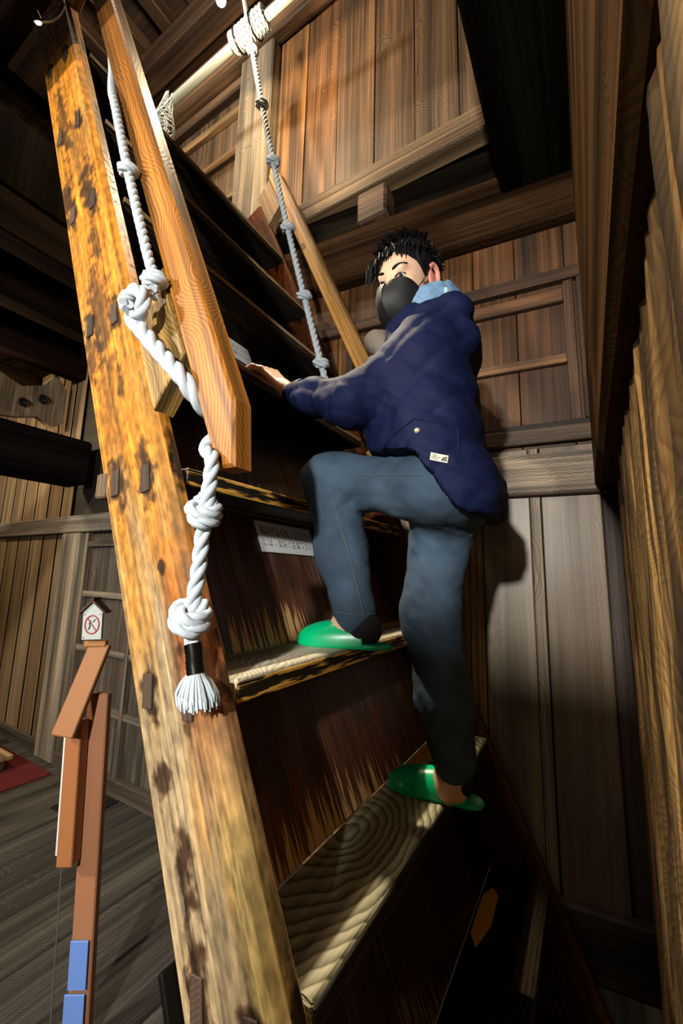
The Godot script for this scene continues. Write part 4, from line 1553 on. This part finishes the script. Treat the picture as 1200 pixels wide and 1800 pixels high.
	for i in 4:
		var off := across * (0.030 - 0.0195 * i)
		f.cap(wr.lerp(pk, 0.25) + off * 0.6, pk + off, 0.015, 0.0115)
		var len: float = [0.9, 1.0, 0.95, 0.78][i]
		var k1 := pk + off + Vector3(-0.008 - 0.003 * i, 0.014, -0.036) * len
		var k2 := k1 + Vector3(-0.004, -0.006, -0.028) * len
		var k3 := k2 + Vector3(-0.002, -0.010, -0.018) * len
		f.cap(pk + off, k1, 0.0102, 0.0092)
		f.cap(k1, k2, 0.0092, 0.0084)
		f.cap(k2, k3, 0.0084, 0.0074)
	var th := wr.lerp(pk, 0.35) + across * 0.026 + Vector3(0, -0.006, 0)
	f.cap(wr.lerp(pk, 0.2), th, 0.018, 0.014)
	f.cap(th, th + Vector3(0.022, 0.018, -0.034), 0.0125, 0.0105)
	f.cap(th + Vector3(0.022, 0.018, -0.034), th + Vector3(0.026, 0.026, -0.062), 0.0105, 0.0085)
	f.done()
	sh.add(f, func(_p: Vector3) -> Color: return Color(0.70, 0.42, 0.30))
	part(o, "body", sh.mesh(), M.skin)
	build_face(o, hb)
	build_clothes(o, hb, no)


func build_face(o: Node3D, hb: Basis) -> void:
	var hx := func(x: float, y: float, z: float) -> Vector3: return HEADC + hb * Vector3(x, y, z)
	var gaze := (-HEADC).normalized()
	for s in [-1.0, 1.0]:
		var c: Vector3 = hx.call(s * 0.031, 0.004, 0.0715)
		var ball := SphereMesh.new()
		ball.radius = 0.0125
		ball.height = 0.025
		ball.radial_segments = 20
		ball.rings = 12
		var eye := part(o, "eye", ball, M.eye, Transform3D(Basis(), c))
		var g := (gaze + hb.z * 0.7).normalized()
		var iris := SphereMesh.new()
		iris.radius = 0.0076
		iris.height = 0.0152
		part(eye, "iris", iris, M.iris, Transform3D(Basis(), c + g * 0.0064))
		# eyebrow
		var st := new_st()
		var path := PackedVector3Array()
		for i in 8:
			var q := i / 7.0
			path.append(hx.call(s * (0.014 + 0.036 * q), 0.025 + 0.007 * sin(q * 2.2), 0.087 - 0.022 * q * q))
		tube(st, path, [0.0028, 0.0042, 0.0046, 0.0046, 0.0042, 0.0036, 0.0026, 0.0014], 6)
		part(o, "eyebrow", st.commit(), M.hair)
		st = new_st()
		path = PackedVector3Array()
		for i in 8:
			var q := i / 7.0
			path.append(hx.call(s * (0.0165 + 0.030 * q), 0.004 + 0.0054 * sin(q * PI) + 0.001 * q, 0.0845 - 0.012 * q * q + 0.001 * sin(q * PI)))
		tube(st, path, [0.0012, 0.0018, 0.0020, 0.0020, 0.0020, 0.0018, 0.0014, 0.001], 5)
		part(o, "lash_line", st.commit(), M.hair)
	# black folded mask: a ridge down the middle, two flat cheeks
	var rows: Array = []
	var ridge := [[0.028, -0.008, 0.108], [0.0, -0.028, 0.128], [0.0, -0.058, 0.136], [0.0, -0.092, 0.124], [0.0, -0.122, 0.092], [0.0, -0.130, 0.070]]
	ridge[0][0] = 0.0
	var side := [[0.064, -0.030, 0.050], [0.071, -0.044, 0.040], [0.071, -0.060, 0.036], [0.068, -0.080, 0.036], [0.058, -0.104, 0.044], [0.040, -0.124, 0.052]]
	var st := new_st()
	for s in [-1.0, 1.0]:
		rows = []
		for i in 6:
			var row := []
			for j in 9:
				var q := j / 8.0
				var a := Vector3(ridge[i][0], ridge[i][1], ridge[i][2])
				var b := Vector3(side[i][0], side[i][1], side[i][2])
				var p := a.lerp(b, q) + Vector3(0.016 * sin(q * PI), 0.012 * sin(q * PI) if i == 0 else 0.0, 0.010 * sin(q * PI))
				p.x *= s
				row.append(hx.call(p.x, p.y, p.z))
			rows.append(row)
		var nn := []
		for i in 6:
			var nr := []
			for j in 9:
				var du: Vector3 = rows[i][mini(j + 1, 8)] - rows[i][maxi(j - 1, 0)]
				var dv: Vector3 = rows[mini(i + 1, 5)][j] - rows[maxi(i - 1, 0)][j]
				var n := du.cross(dv).normalized()
				if n.dot(rows[i][j] - (HEADC + hb * Vector3(0, -0.06, 0.02))) < 0.0:
					n = -n
				nr.append(n)
			nn.append(nr)
		for i in 5:
			for j in 8:
				var order := [[i, j], [i, j + 1], [i + 1, j + 1], [i, j], [i + 1, j + 1], [i + 1, j]]
				var cr: Vector3 = (rows[i][j + 1] - rows[i][j]).cross(rows[i + 1][j + 1] - rows[i][j])
				if cr.dot(nn[i][j]) > 0.0:
					order.reverse()
				for q in order:
					st.set_normal(nn[q[0]][q[1]])
					st.set_color(Color.WHITE)
					st.add_vertex(rows[q[0]][q[1]])
	var mk := part(o, "mask", st.commit(), M.mask, Transform3D(), "black folded face mask")
	st = new_st()
	tube(st, PackedVector3Array([hx.call(0, -0.008, 0.109), hx.call(0, -0.028, 0.129), hx.call(0, -0.058, 0.137), hx.call(0, -0.092, 0.125), hx.call(0, -0.122, 0.093)]), [0.0012], 5)
	part(mk, "fold_seam", st.commit(), M.mask)
	for s in [-1.0, 1.0]:
		st = new_st()
		tube(st, smooth_path(PackedVector3Array([hx.call(s * 0.066, -0.030, 0.048), hx.call(s * 0.074, -0.006, 0.022), hx.call(s * 0.078, 0.020, 0.002), hx.call(s * 0.080, 0.024, -0.012)]), 0.004), [0.0014], 6)
		tube(st, smooth_path(PackedVector3Array([hx.call(s * 0.064, -0.098, 0.042), hx.call(s * 0.074, -0.066, 0.016), hx.call(s * 0.078, -0.036, -0.002)]), 0.004), [0.0014], 6)
		var lp := part(mk, "ear_loop", st.commit(), M.mask)
		lp.set_meta("kind", "stuff")
	# hair: a cap with short pointed locks
	var f := Field.new(HEADC - Vector3(0.14, 0.10, 0.14), HEADC + Vector3(0.14, 0.17, 0.14), 0.0042, 0.007)
	f.ell(hx.call(-0.004, 0.047, -0.018), hb, Vector3(0.087, 0.086, 0.098))
	f.ell(hx.call(0, 0.0, -0.045), hb, Vector3(0.078, 0.075, 0.062))
	f.done()
	var zf := hb.z
	f.cut_plane(hx.call(0, 0.052, 0.052), (zf * 0.95 - hb.y * 0.75).normalized())
	for s in [-1.0, 1.0]:
		f.cut_ell(hx.call(s * 0.10, -0.030, 0.010), hb, Vector3(0.045, 0.050, 0.045))
	var no := FastNoiseLite.new()
	no.seed = 9
	no.frequency = 1.0
	no.fractal_octaves = 3
	f.bend(func(p: Vector3) -> float:
		var q := hb.inverse() * (p - HEADC)
		return 0.006 * no.get_noise_3d(q.x * 60.0, q.y * 14.0, q.z * 22.0), 0.03)
	var sh := Shape.new()
	sh.add(f, func(_p: Vector3) -> Color: return Color.WHITE)
	var hm := part(o, "hair", sh.mesh(), M.hair, Transform3D(), "short tousled black hair")
	st = new_st()
	var r := RandomNumberGenerator.new()
	r.seed = 31
	for k in 420:
		var th := r.randf() * TAU
		var ph := r.randf_range(-0.25, 1.0)
		var d := Vector3(cos(th) * sqrt(maxf(0.0, 1.0 - ph * ph)), ph, sin(th) * sqrt(maxf(0.0, 1.0 - ph * ph)))
		if d.y < 0.28 and d.z > 0.15:
			continue
		if d.y < 0.0 and d.z > -0.25:
			continue
		var p := Vector3(d.x * 0.080, 0.045 + d.y * 0.080, -0.020 + d.z * 0.092)
		var flow := Vector3(d.x * 0.5 - 0.25, 0.25 if d.y > 0.6 else -0.75, 0.9 if d.y > 0.2 else 0.0) + Vector3(r.randf_range(-0.5, 0.5), r.randf_range(-0.2, 0.4), r.randf_range(-0.3, 0.3))
		flow = flow.normalized()
		var l := r.randf_range(0.026, 0.048) if d.z > -0.2 and d.y > 0.3 else r.randf_range(0.016, 0.028)
		var a := HEADC + hb * p
		var b := HEADC + hb * (p + flow * l * 0.5 + d * 0.010)
		var c := HEADC + hb * (p + flow * l + d * 0.004 - Vector3(0, 0.004, 0))
		tube(st, PackedVector3Array([a, b, c]), [0.0052, 0.0040, 0.0006], 5, false, Color.WHITE, 0.6)
	var fr := 0
	for k in 70:
		var x := r.randf_range(-0.066, 0.066)
		var p := Vector3(x, 0.088 + r.randf_range(-0.008, 0.010), 0.052 - 3.2 * x * x + r.randf_range(-0.006, 0.006))
		var l := r.randf_range(0.034, 0.056) + (0.022 if x < -0.045 else 0.0)
		var sw := r.randf_range(-0.55, -0.05)
		var a := HEADC + hb * p
		var b := HEADC + hb * (p + Vector3(sw * l * 0.5, -l * 0.30, l * 0.42))
		var c := HEADC + hb * (p + Vector3(sw * l, -l * 0.95, l * 0.50 - 1.6 * x * x))
		tube(st, PackedVector3Array([a, b, c]), [0.0056, 0.0046, 0.0007], 5, false, Color.WHITE, 0.55)
		fr += 1
	var lk := part(hm, "locks", st.commit(), M.hair)
	lk.set_meta("kind", "stuff")


func build_clothes(o: Node3D, hb: Basis, no: FastNoiseLite) -> void:
	var navy := Color(0.005, 0.0105, 0.040)
	# --- jacket
	var f := Field.new(Vector3(0.78, 0.10, -0.92), Vector3(1.62, 0.92, -0.12), 0.0078, 0.020)
	f.cap(Vector3(1.03, 0.31, -0.350), Vector3(1.05, 0.58, -0.375), 0.130, 0.118)
	f.cap(Vector3(1.05, 0.34, -0.42), Vector3(1.07, 0.56, -0.42), 0.115, 0.105)
	f.cap(Vector3(1.21, 0.32, -0.37), Vector3(1.22, 0.62, -0.39), 0.130, 0.118)
	f.cap(Vector3(1.10, 0.24, -0.345), Vector3(1.12, 0.50, -0.36), 0.125, 0.12)
	f.cap(Vector3(1.06, 0.22, -0.295), Vector3(1.19, 0.22, -0.295), 0.118, 0.118)
	f.cap(Vector3(1.02, 0.63, -0.36), Vector3(1.26, 0.68, -0.40), 0.082, 0.085)
	f.cap(Vector3(1.09, 0.72, -0.39), Vector3(1.13, 0.76, -0.40), 0.085, 0.075)
	f.cap(LSH + Vector3(0.02, -0.055, 0.02), LEL + Vector3(0, -0.022, 0), 0.072, 0.060)
	f.cap(LEL + Vector3(0, -0.022, 0), LEL.lerp(LWR, 0.55) + Vector3(0, -0.010, 0), 0.060, 0.051)
	f.cap(LEL.lerp(LWR, 0.55) + Vector3(0, -0.010, 0), LWR + (LWR - LEL).normalized() * -0.01, 0.051, 0.036)
	f.cap(RSH, REL, 0.085, 0.072)
	# stand-up collar
	for i in 12:
		var a0 := TAU * i / 12.0
		var a1 := TAU * (i + 1) / 12.0
		f.cap(Vector3(1.118 + 0.062 * cos(a0), 0.750 + 0.012 * sin(a0), -0.405 + 0.056 * sin(a0)), Vector3(1.118 + 0.062 * cos(a1), 0.750 + 0.012 * sin(a1), -0.405 + 0.056 * sin(a1)), 0.026, 0.026)
	# the hood hangs behind the neck
	f.cap(Vector3(1.05, 0.745, -0.285), Vector3(1.21, 0.78, -0.33), 0.050, 0.050)
	f.cap(Vector3(1.06, 0.66, -0.255), Vector3(1.20, 0.68, -0.285), 0.044, 0.044)
	f.done()
	f.cut_by(func(p: Vector3) -> float:
		var hem := lerpf(0.355, 0.300, clampf((p.z + 0.56) / 0.22, 0.0, 1.0)) - 0.145 * smoothstep(-0.36, -0.24, p.z)
		return (hem - p.y) * 0.85)
	f.cut_plane(LWR + (LWR - LEL).normalized() * 0.004, (LWR - LEL).normalized())
	f.bend(func(p: Vector3) -> float:
		var e := 0.008 * no.get_noise_3d(p.x * 7.0, p.y * 12.0 + p.z * 5.0, p.z * 7.0)
		# quilting in wide diamonds, dented along the stitching
		var u := (p.y + p.z * 0.55) / 0.115
		var w := (p.y * 0.75 - p.z * 0.9) / 0.115
		if p.z < -0.47 - (p.y - 0.55) * 0.4 and p.y < 0.66:
			u = (p.z * 0.95 - p.y * 0.3) / 0.085
			w = (p.y * 1.1 + p.z * 0.25) / 0.085
		u = absf(u - roundf(u)) * 0.10
		w = absf(w - roundf(w)) * 0.10
		return e + 0.0040 * (exp(-u * u / 0.00011) + exp(-w * w / 0.00011)), 0.03)
	var sh := Shape.new()
	sh.add(f, func(_p: Vector3) -> Color: return navy)
	var jk := part(o, "jacket", sh.mesh(), M.nylon, Transform3D(), "navy quilted hooded jacket")
	# cuff, seams, pocket, snap, label
	var st := new_st()
	var fore := (LWR - LEL).normalized()
	tube(st, PackedVector3Array([LWR - fore * 0.075, LWR - fore * 0.05, LWR - fore * 0.02, LWR + fore * 0.004, LWR + fore * 0.008]), [0.052, 0.050, 0.043, 0.0375, 0.030], 20, true, navy * 0.7)
	part(jk, "cuff", st.commit(), M.nylon)
	st = new_st()
	tube(st, smooth_path(f.trace([Vector3(0.8595, 0.2977, -0.4155), Vector3(0.8604, 0.3359, -0.3832), Vector3(0.8673, 0.3717, -0.3310), Vector3(0.8896, 0.3604, -0.2806), Vector3(0.9087, 0.3417, -0.2398), Vector3(0.9266, 0.2856, -0.2444)], 6), 0.008), [0.0026], 6, true, navy * 0.8)
	part(jk, "pocket_seam", st.commit(), M.nylon)
	var sp := f.hit(Vector3(0.8794, 0.3443, -0.3286).normalized())
	var ball := SphereMesh.new()
	ball.radius = 0.0075
	ball.height = 0.008
	ball.radial_segments = 16
	ball.rings = 6
	var face_dir := -sp.normalized()
	part(jk, "snap_button", ball, M.brass, Transform3D(Basis(Quaternion(Vector3.UP, (face_dir + Vector3(-0.3, 0, 0)).normalized())), sp), "pale metal snap")
	var lq := [Vector3(0.9056, 0.2951, -0.3046), Vector3(0.9205, 0.2856, -0.2668), Vector3(0.9242, 0.2691, -0.2709), Vector3(0.9094, 0.2785, -0.3089)]
	var grid := []
	for j in 5:
		var row := []
		for i in 9:
			var u := i / 8.0
			var w := j / 4.0
			var d: Vector3 = (lq[0] as Vector3).lerp(lq[1], u).lerp((lq[3] as Vector3).lerp(lq[2], u), w).normalized()
			row.append(f.hit(d) - d * 0.0015)
		grid.append(row)
	st = new_st()
	for j in 4:
		for i in 8:
			for q in [[i, j], [i + 1, j], [i + 1, j + 1], [i, j], [i + 1, j + 1], [i, j + 1]]:
				st.set_normal((face_dir + Vector3(-0.2, 0.1, 0)).normalized())
				st.set_uv(Vector2(q[0] / 8.0, q[1] / 4.0))
				st.add_vertex(grid[q[1]][q[0]])
	part(jk, "brand_label", st.commit(), label_mat(), Transform3D(), "small white woven label")
	# fleece collar and pale hood lining
	f = Field.new(Vector3(0.92, 0.68, -0.56), Vector3(1.30, 0.93, -0.24), 0.0055, 0.010)
	var nk := Vector3(1.128, 0.824, -0.392)
	for i in 15:
		var a := TAU * i / 14.0
		var b := TAU * (i + 1) / 14.0
		var ra := Vector3(0.074 * cos(a), 0.030 * sin(a) + 0.014 * cos(a), 0.074 * sin(a))
		var rb := Vector3(0.074 * cos(b), 0.030 * sin(b) + 0.014 * cos(b), 0.074 * sin(b))
		f.cap(nk + ra, nk + rb, 0.026, 0.026)
		f.cap(nk + ra * 1.12 + Vector3(0, -0.045, 0), nk + rb * 1.12 + Vector3(0, -0.045, 0), 0.026, 0.026)
	f.done()
	f.bend(func(p: Vector3) -> float: return 0.007 * no.get_noise_3d(p.x * 22.0, p.y * 30.0, p.z * 22.0), 0.02)
	sh = Shape.new()
	sh.add(f, func(_p: Vector3) -> Color: return Color(0.13, 0.24, 0.40))
	part(o, "fleece_collar", sh.mesh(), M.fleece, Transform3D(), "light blue grey fleece collar")
	st = new_st()
	var rim := PackedVector3Array()
	for i in 13:
		var a := 0.45 + i * 0.15
		rim.append(Vector3(1.125 + 0.118 * cos(a), 0.812 + 0.012 * sin(a * 2.0) - 0.02 * cos(a), -0.395 + 0.108 * sin(a)))
	tube(st, smooth_path(rim, 0.012), [0.017], 10, true, Color(0.30, 0.46, 0.54))
	part(jk, "hood_lining", st.commit(), M.fleece, Transform3D(), "pale blue hood lining")
	# right arm: grey fleece sleeve end and knitted glove on the far handrail
	f = Field.new(Vector3(1.42, 0.74, -0.96), Vector3(1.84, 1.26, -0.50), 0.0068, 0.012)
	f.cap(REL + Vector3(0.02, 0.02, -0.01), RWR, 0.056, 0.046)
	f.cap(RWR, RWR + Vector3(0.04, 0.06, -0.04), 0.046, 0.045)
	for i in 4:
		var b := RWR + Vector3(0.045, 0.055, -0.045) + Vector3(0.002, 0.021, -0.009) * (i - 1.5)
		f.cap(RWR + Vector3(0.02, 0.03, -0.02), b + Vector3(0.02, 0.0, -0.02), 0.026, 0.019)
		f.cap(b + Vector3(0.02, 0.0, -0.02), b + Vector3(0.062, 0.008, 0.006), 0.0175, 0.0155)
		f.cap(b + Vector3(0.062, 0.008, 0.006), b + Vector3(0.070, 0.012, 0.036), 0.0155, 0.0135)
	f.cap(RWR + Vector3(0.02, 0.03, 0.01), RWR + Vector3(0.045, 0.085, 0.03), 0.021, 0.015)
	f.done()
	f.bend(func(p: Vector3) -> float: return 0.005 * no.get_noise_3d(p.x * 40.0, p.y * 40.0, p.z * 40.0), 0.02)
	sh = Shape.new()
	sh.add(f, func(p: Vector3) -> Color: return Color(0.26, 0.235, 0.205) if p.y > 0.93 else Color(0.12, 0.16, 0.21))
	part(o, "glove", sh.mesh(), M.fleece, Transform3D(), "grey knitted glove gripping the far handrail")
	# --- jeans
	f = Field.new(Vector3(0.86, -0.56, -0.80), Vector3(1.38, 0.44, -0.14), 0.0085, 0.022)
	f.ell(Vector3(1.11, 0.245, -0.325), Basis(), Vector3(0.165, 0.115, 0.135))
	f.cap(LHIP, LKN, 0.086, 0.070)
	f.cap(LKN + Vector3(0, -0.005, 0.01), LAN.lerp(LKN, 0.45), 0.070, 0.066)
	f.cap(LAN.lerp(LKN, 0.45), LAN + Vector3(0, -0.008, 0.004), 0.064, 0.058)
	f.cap(RHIP, RKN, 0.100, 0.076)
	f.cap(RKN, RAN.lerp(RKN, 0.4), 0.074, 0.070)
	f.cap(RAN.lerp(RKN, 0.4), RAN, 0.068, 0.060)
	f.done()
	var lc := (LAN - LKN).normalized()
	var rc := (RAN - RKN).normalized()
	f.bend(func(p: Vector3) -> float:
		var e := 0.007 * no.get_noise_3d(p.x * 9.0, p.y * 13.0, p.z * 9.0 + p.y * 6.0)
		# creases behind the bent knee and round the ankles
		var dk := (p - (LKN + Vector3(0, -0.07, 0.06))).length()
		e += 0.006 * sin((p.y - p.z) * 150.0) * exp(-dk * dk / 0.003)
		return e, 0.03)
	sh = Shape.new()
	var seam := func(p: Vector3) -> Color:
		var k := 0.85 + 0.45 * no.get_noise_3d(p.x * 9.0, p.y * 7.0, p.z * 9.0)
		return Color(0.034, 0.066, 0.110) * k
	sh.add(f, seam)
	var jn := part(o, "jeans", sh.mesh(), M.denim, Transform3D(), "faded grey blue jeans")
	st = new_st()
	tube(st, smooth_path(f.trace([Vector3(0.8263, 0.1955, -0.5283), Vector3(0.8424, 0.1407, -0.5201), Vector3(0.8572, 0.0856, -0.5079), Vector3(0.8689, 0.0306, -0.4940), Vector3(0.8763, -0.0237, -0.4811), Vector3(0.8800, -0.0703, -0.4697), Vector3(0.8805, -0.1004, -0.4633)], 5), 0.008), [0.0018], 5, true, Color(0.075, 0.105, 0.13))
	part(jn, "side_seam", st.commit(), M.denim, Transform3D(), "pale side seam")
	st = new_st()
	tube(st, smooth_path(f.trace([Vector3(0.8364, 0.2453, -0.4901), Vector3(0.8623, 0.2434, -0.4440), Vector3(0.8914, 0.2446, -0.3815), Vector3(0.9155, 0.2421, -0.3212)], 6), 0.008), [0.0016], 5, true, Color(0.06, 0.09, 0.115))
	part(jn, "thigh_seam", st.commit(), M.denim)
	st = new_st()
	tube(st, smooth_path(f.trace([Vector3(0.8470, -0.0851, -0.5241), Vector3(0.8612, -0.0913, -0.4991), Vector3(0.8807, -0.0928, -0.4635), Vector3(0.8960, -0.0850, -0.4351)], 6), 0.008), [0.0016], 5, true, Color(0.075, 0.105, 0.13))
	part(jn, "cuff_stitching", st.commit(), M.denim)
	# socks
	for q in [[LAN, -0.19, deg_to_rad(14.0), Vector3(0.992, -0.19, -0.585)], [RAN, -0.597, deg_to_rad(4.0), Vector3(1.205, -0.597, -0.405)]]:
		var an: Vector3 = q[0]
		var at: Vector3 = q[3]
		var fw := Basis(Vector3.UP, q[2]) * Vector3(0, 0, -1)
		f = Field.new(at - Vector3(0.10, 0.0, 0.16), at + Vector3(0.10, 0.19, 0.16), 0.006, 0.012)
		f.cap(an + Vector3(0, 0.02, 0), at + Vector3(0, 0.05, 0) - fw * 0.055, 0.041, 0.040)
		f.cap(at + Vector3(0, 0.046, 0) - fw * 0.070, at + Vector3(0, 0.034, 0) + fw * 0.07, 0.031, 0.024)
		f.done()
		sh = Shape.new()
		sh.add(f, func(_p: Vector3) -> Color: return Color.WHITE)
		part(o, "sock", sh.mesh(), M.sock, Transform3D(), "dark sock")
	# --- slippers
	slipper(o, Vector3(0.992, -0.19, -0.585), deg_to_rad(14.0), "left green slipper on the upper of the two steps")
	slipper(o, Vector3(1.205, -0.597, -0.405), deg_to_rad(4.0), "right green slipper in shade on the lower step")


func slipper(o: Node3D, at: Vector3, yaw: float, label: String) -> void:
	var xf := Transform3D(Basis(Vector3.UP, yaw), at)
	var green := Color(0.0, 0.48, 0.19)
	var half := func(t: float) -> float:
		# half width along the sole, t = 0 heel .. 1 toe
		var w := 0.036 + 0.013 * smoothstep(0.25, 0.75, t)
		if t < 0.14:
			w *= sqrt(maxf(0.0, 1.0 - pow((0.14 - t) / 0.14, 2.0)))
		if t > 0.80:
			w *= sqrt(maxf(0.0, 1.0 - pow((t - 0.80) / 0.20, 2.0)))
		return w
	# sole
	var st := new_st()
	var n := 40
	var left := []
	for i in n + 1:
		var t := float(i) / n
		left.append(Vector2(half.call(t), 0.133 - 0.266 * t))
	var prof := [[0.0, 0.0, 0.94], [0.0, 0.002, 1.0], [0.0, 0.010, 1.0], [0.0, 0.0125, 0.95]]
	for k in 3:
		for i in n:
			for s in [-1.0, 1.0]:
				var q := []
				for w in [[i, k], [i + 1, k], [i + 1, k + 1], [i, k + 1]]:
					var l: Vector2 = left[w[0]]
					q.append(Vector3(s * l.x * prof[w[1]][2], prof[w[1]][1], l.y * prof[w[1]][2]))
				tri2(st, q, Vector3(0, 0.006, 0), green)
	for k in [0, 3]:
		for i in n:
			var q := []
			for w in [[i, -1.0], [i + 1, -1.0], [i + 1, 1.0], [i, 1.0]]:
				var l: Vector2 = left[w[0]]
				q.append(Vector3(w[1] * l.x * prof[k][2], prof[k][1], l.y * prof[k][2]))
			tri2(st, q, Vector3(0, 0.006, 0), green)
	st.generate_normals()
	var sl := part(o, "slipper", st.commit(), M.vinyl, xf, label)
	# upper: a rounded vamp over the front of the foot
	st = new_st()
	var rows := []
	for i in 21:
		var f := i / 20.0
		var t := 0.40 + 0.60 * f                        # along the sole
		var hgt := 0.062 * pow(maxf(0.0, 1.0 - pow(f, 2.6)), 0.5) * (1.0 - 0.12 * f) + 0.004
		if f > 0.999:
			hgt = 0.004
		var hw: float = half.call(minf(t, 0.9985)) * 1.015
		var row := []
		for j in 17:
			var a := PI * j / 16.0
			# the throat is cut back in a curve at the top
			var back := 0.040 * (1.0 - f) * (1.0 - pow(sin(a), 1.5))
			row.append(Vector3(-cos(a) * hw, 0.008 + pow(sin(a), 0.8) * hgt, 0.133 - 0.266 * t + back - 0.004))
		rows.append(row)
	for i in 20:
		for j in 16:
			tri2(st, [rows[i][j], rows[i + 1][j], rows[i + 1][j + 1], rows[i][j + 1]], Vector3(0, 0.0, -0.03), green)
	st.index()
	st.generate_normals()
	part(sl, "upper", st.commit(), M.vinyl, xf)
	st = new_st()
	var lip := PackedVector3Array()
	for j in 17:
		lip.append(rows[0][j])
	tube(st, lip, [0.0022], 6, true, green)
	part(sl, "edge_piping", st.commit(), M.vinyl, xf)


func tri2(st: SurfaceTool, q: Array, mid: Vector3, tint: Color) -> void:
	var n: Vector3 = (q[2] - q[0]).cross(q[3] - q[1])
	var c: Vector3 = (q[0] + q[1] + q[2] + q[3]) * 0.25
	var order := [0, 1, 2, 0, 2, 3]
	if n.dot(c - mid) > 0.0:
		order.reverse()
	for i in order:
		st.set_color(tint)
		st.set_smooth_group(1)
		st.add_vertex(q[i])


func label_mat() -> StandardMaterial3D:
	var im := Image.create(160, 80, false, Image.FORMAT_RGB8)
	im.fill(Color(0.80, 0.80, 0.74))
	var ink := Color(0.10, 0.10, 0.12)
	var font := {"T": "111010010010010", "H": "101101111101101", "E": "111100110100111", "N": "111101101101101", "O": "111101101101111", "R": "110101110101101", "F": "111100110100100", "A": "010101111101101", "C": "111100100100111"}
	var rows := ["THE", "NORTH", "FACE"]
	for j in 3:
		for i in rows[j].length():
			var g: String = font[rows[j][i]]
			for b in 15:
				if g[b] == "1":
					im.fill_rect(Rect2i(14 + i * 16 + (b % 3) * 4, 12 + j * 20 + (b / 3) * 3, 4, 3), ink)
	for y in range(14, 68):
		for x in range(100, 152):
			var r := Vector2(152 - x, 68 - y).length()
			if r < 52.0 and not (r > 34.0 and r < 38.0) and not (r > 17.0 and r < 21.0):
				im.set_pixel(x, y, ink)
	var m := StandardMaterial3D.new()
	m.albedo_texture = ImageTexture.create_from_image(im)
	m.roughness = 0.7
	return m
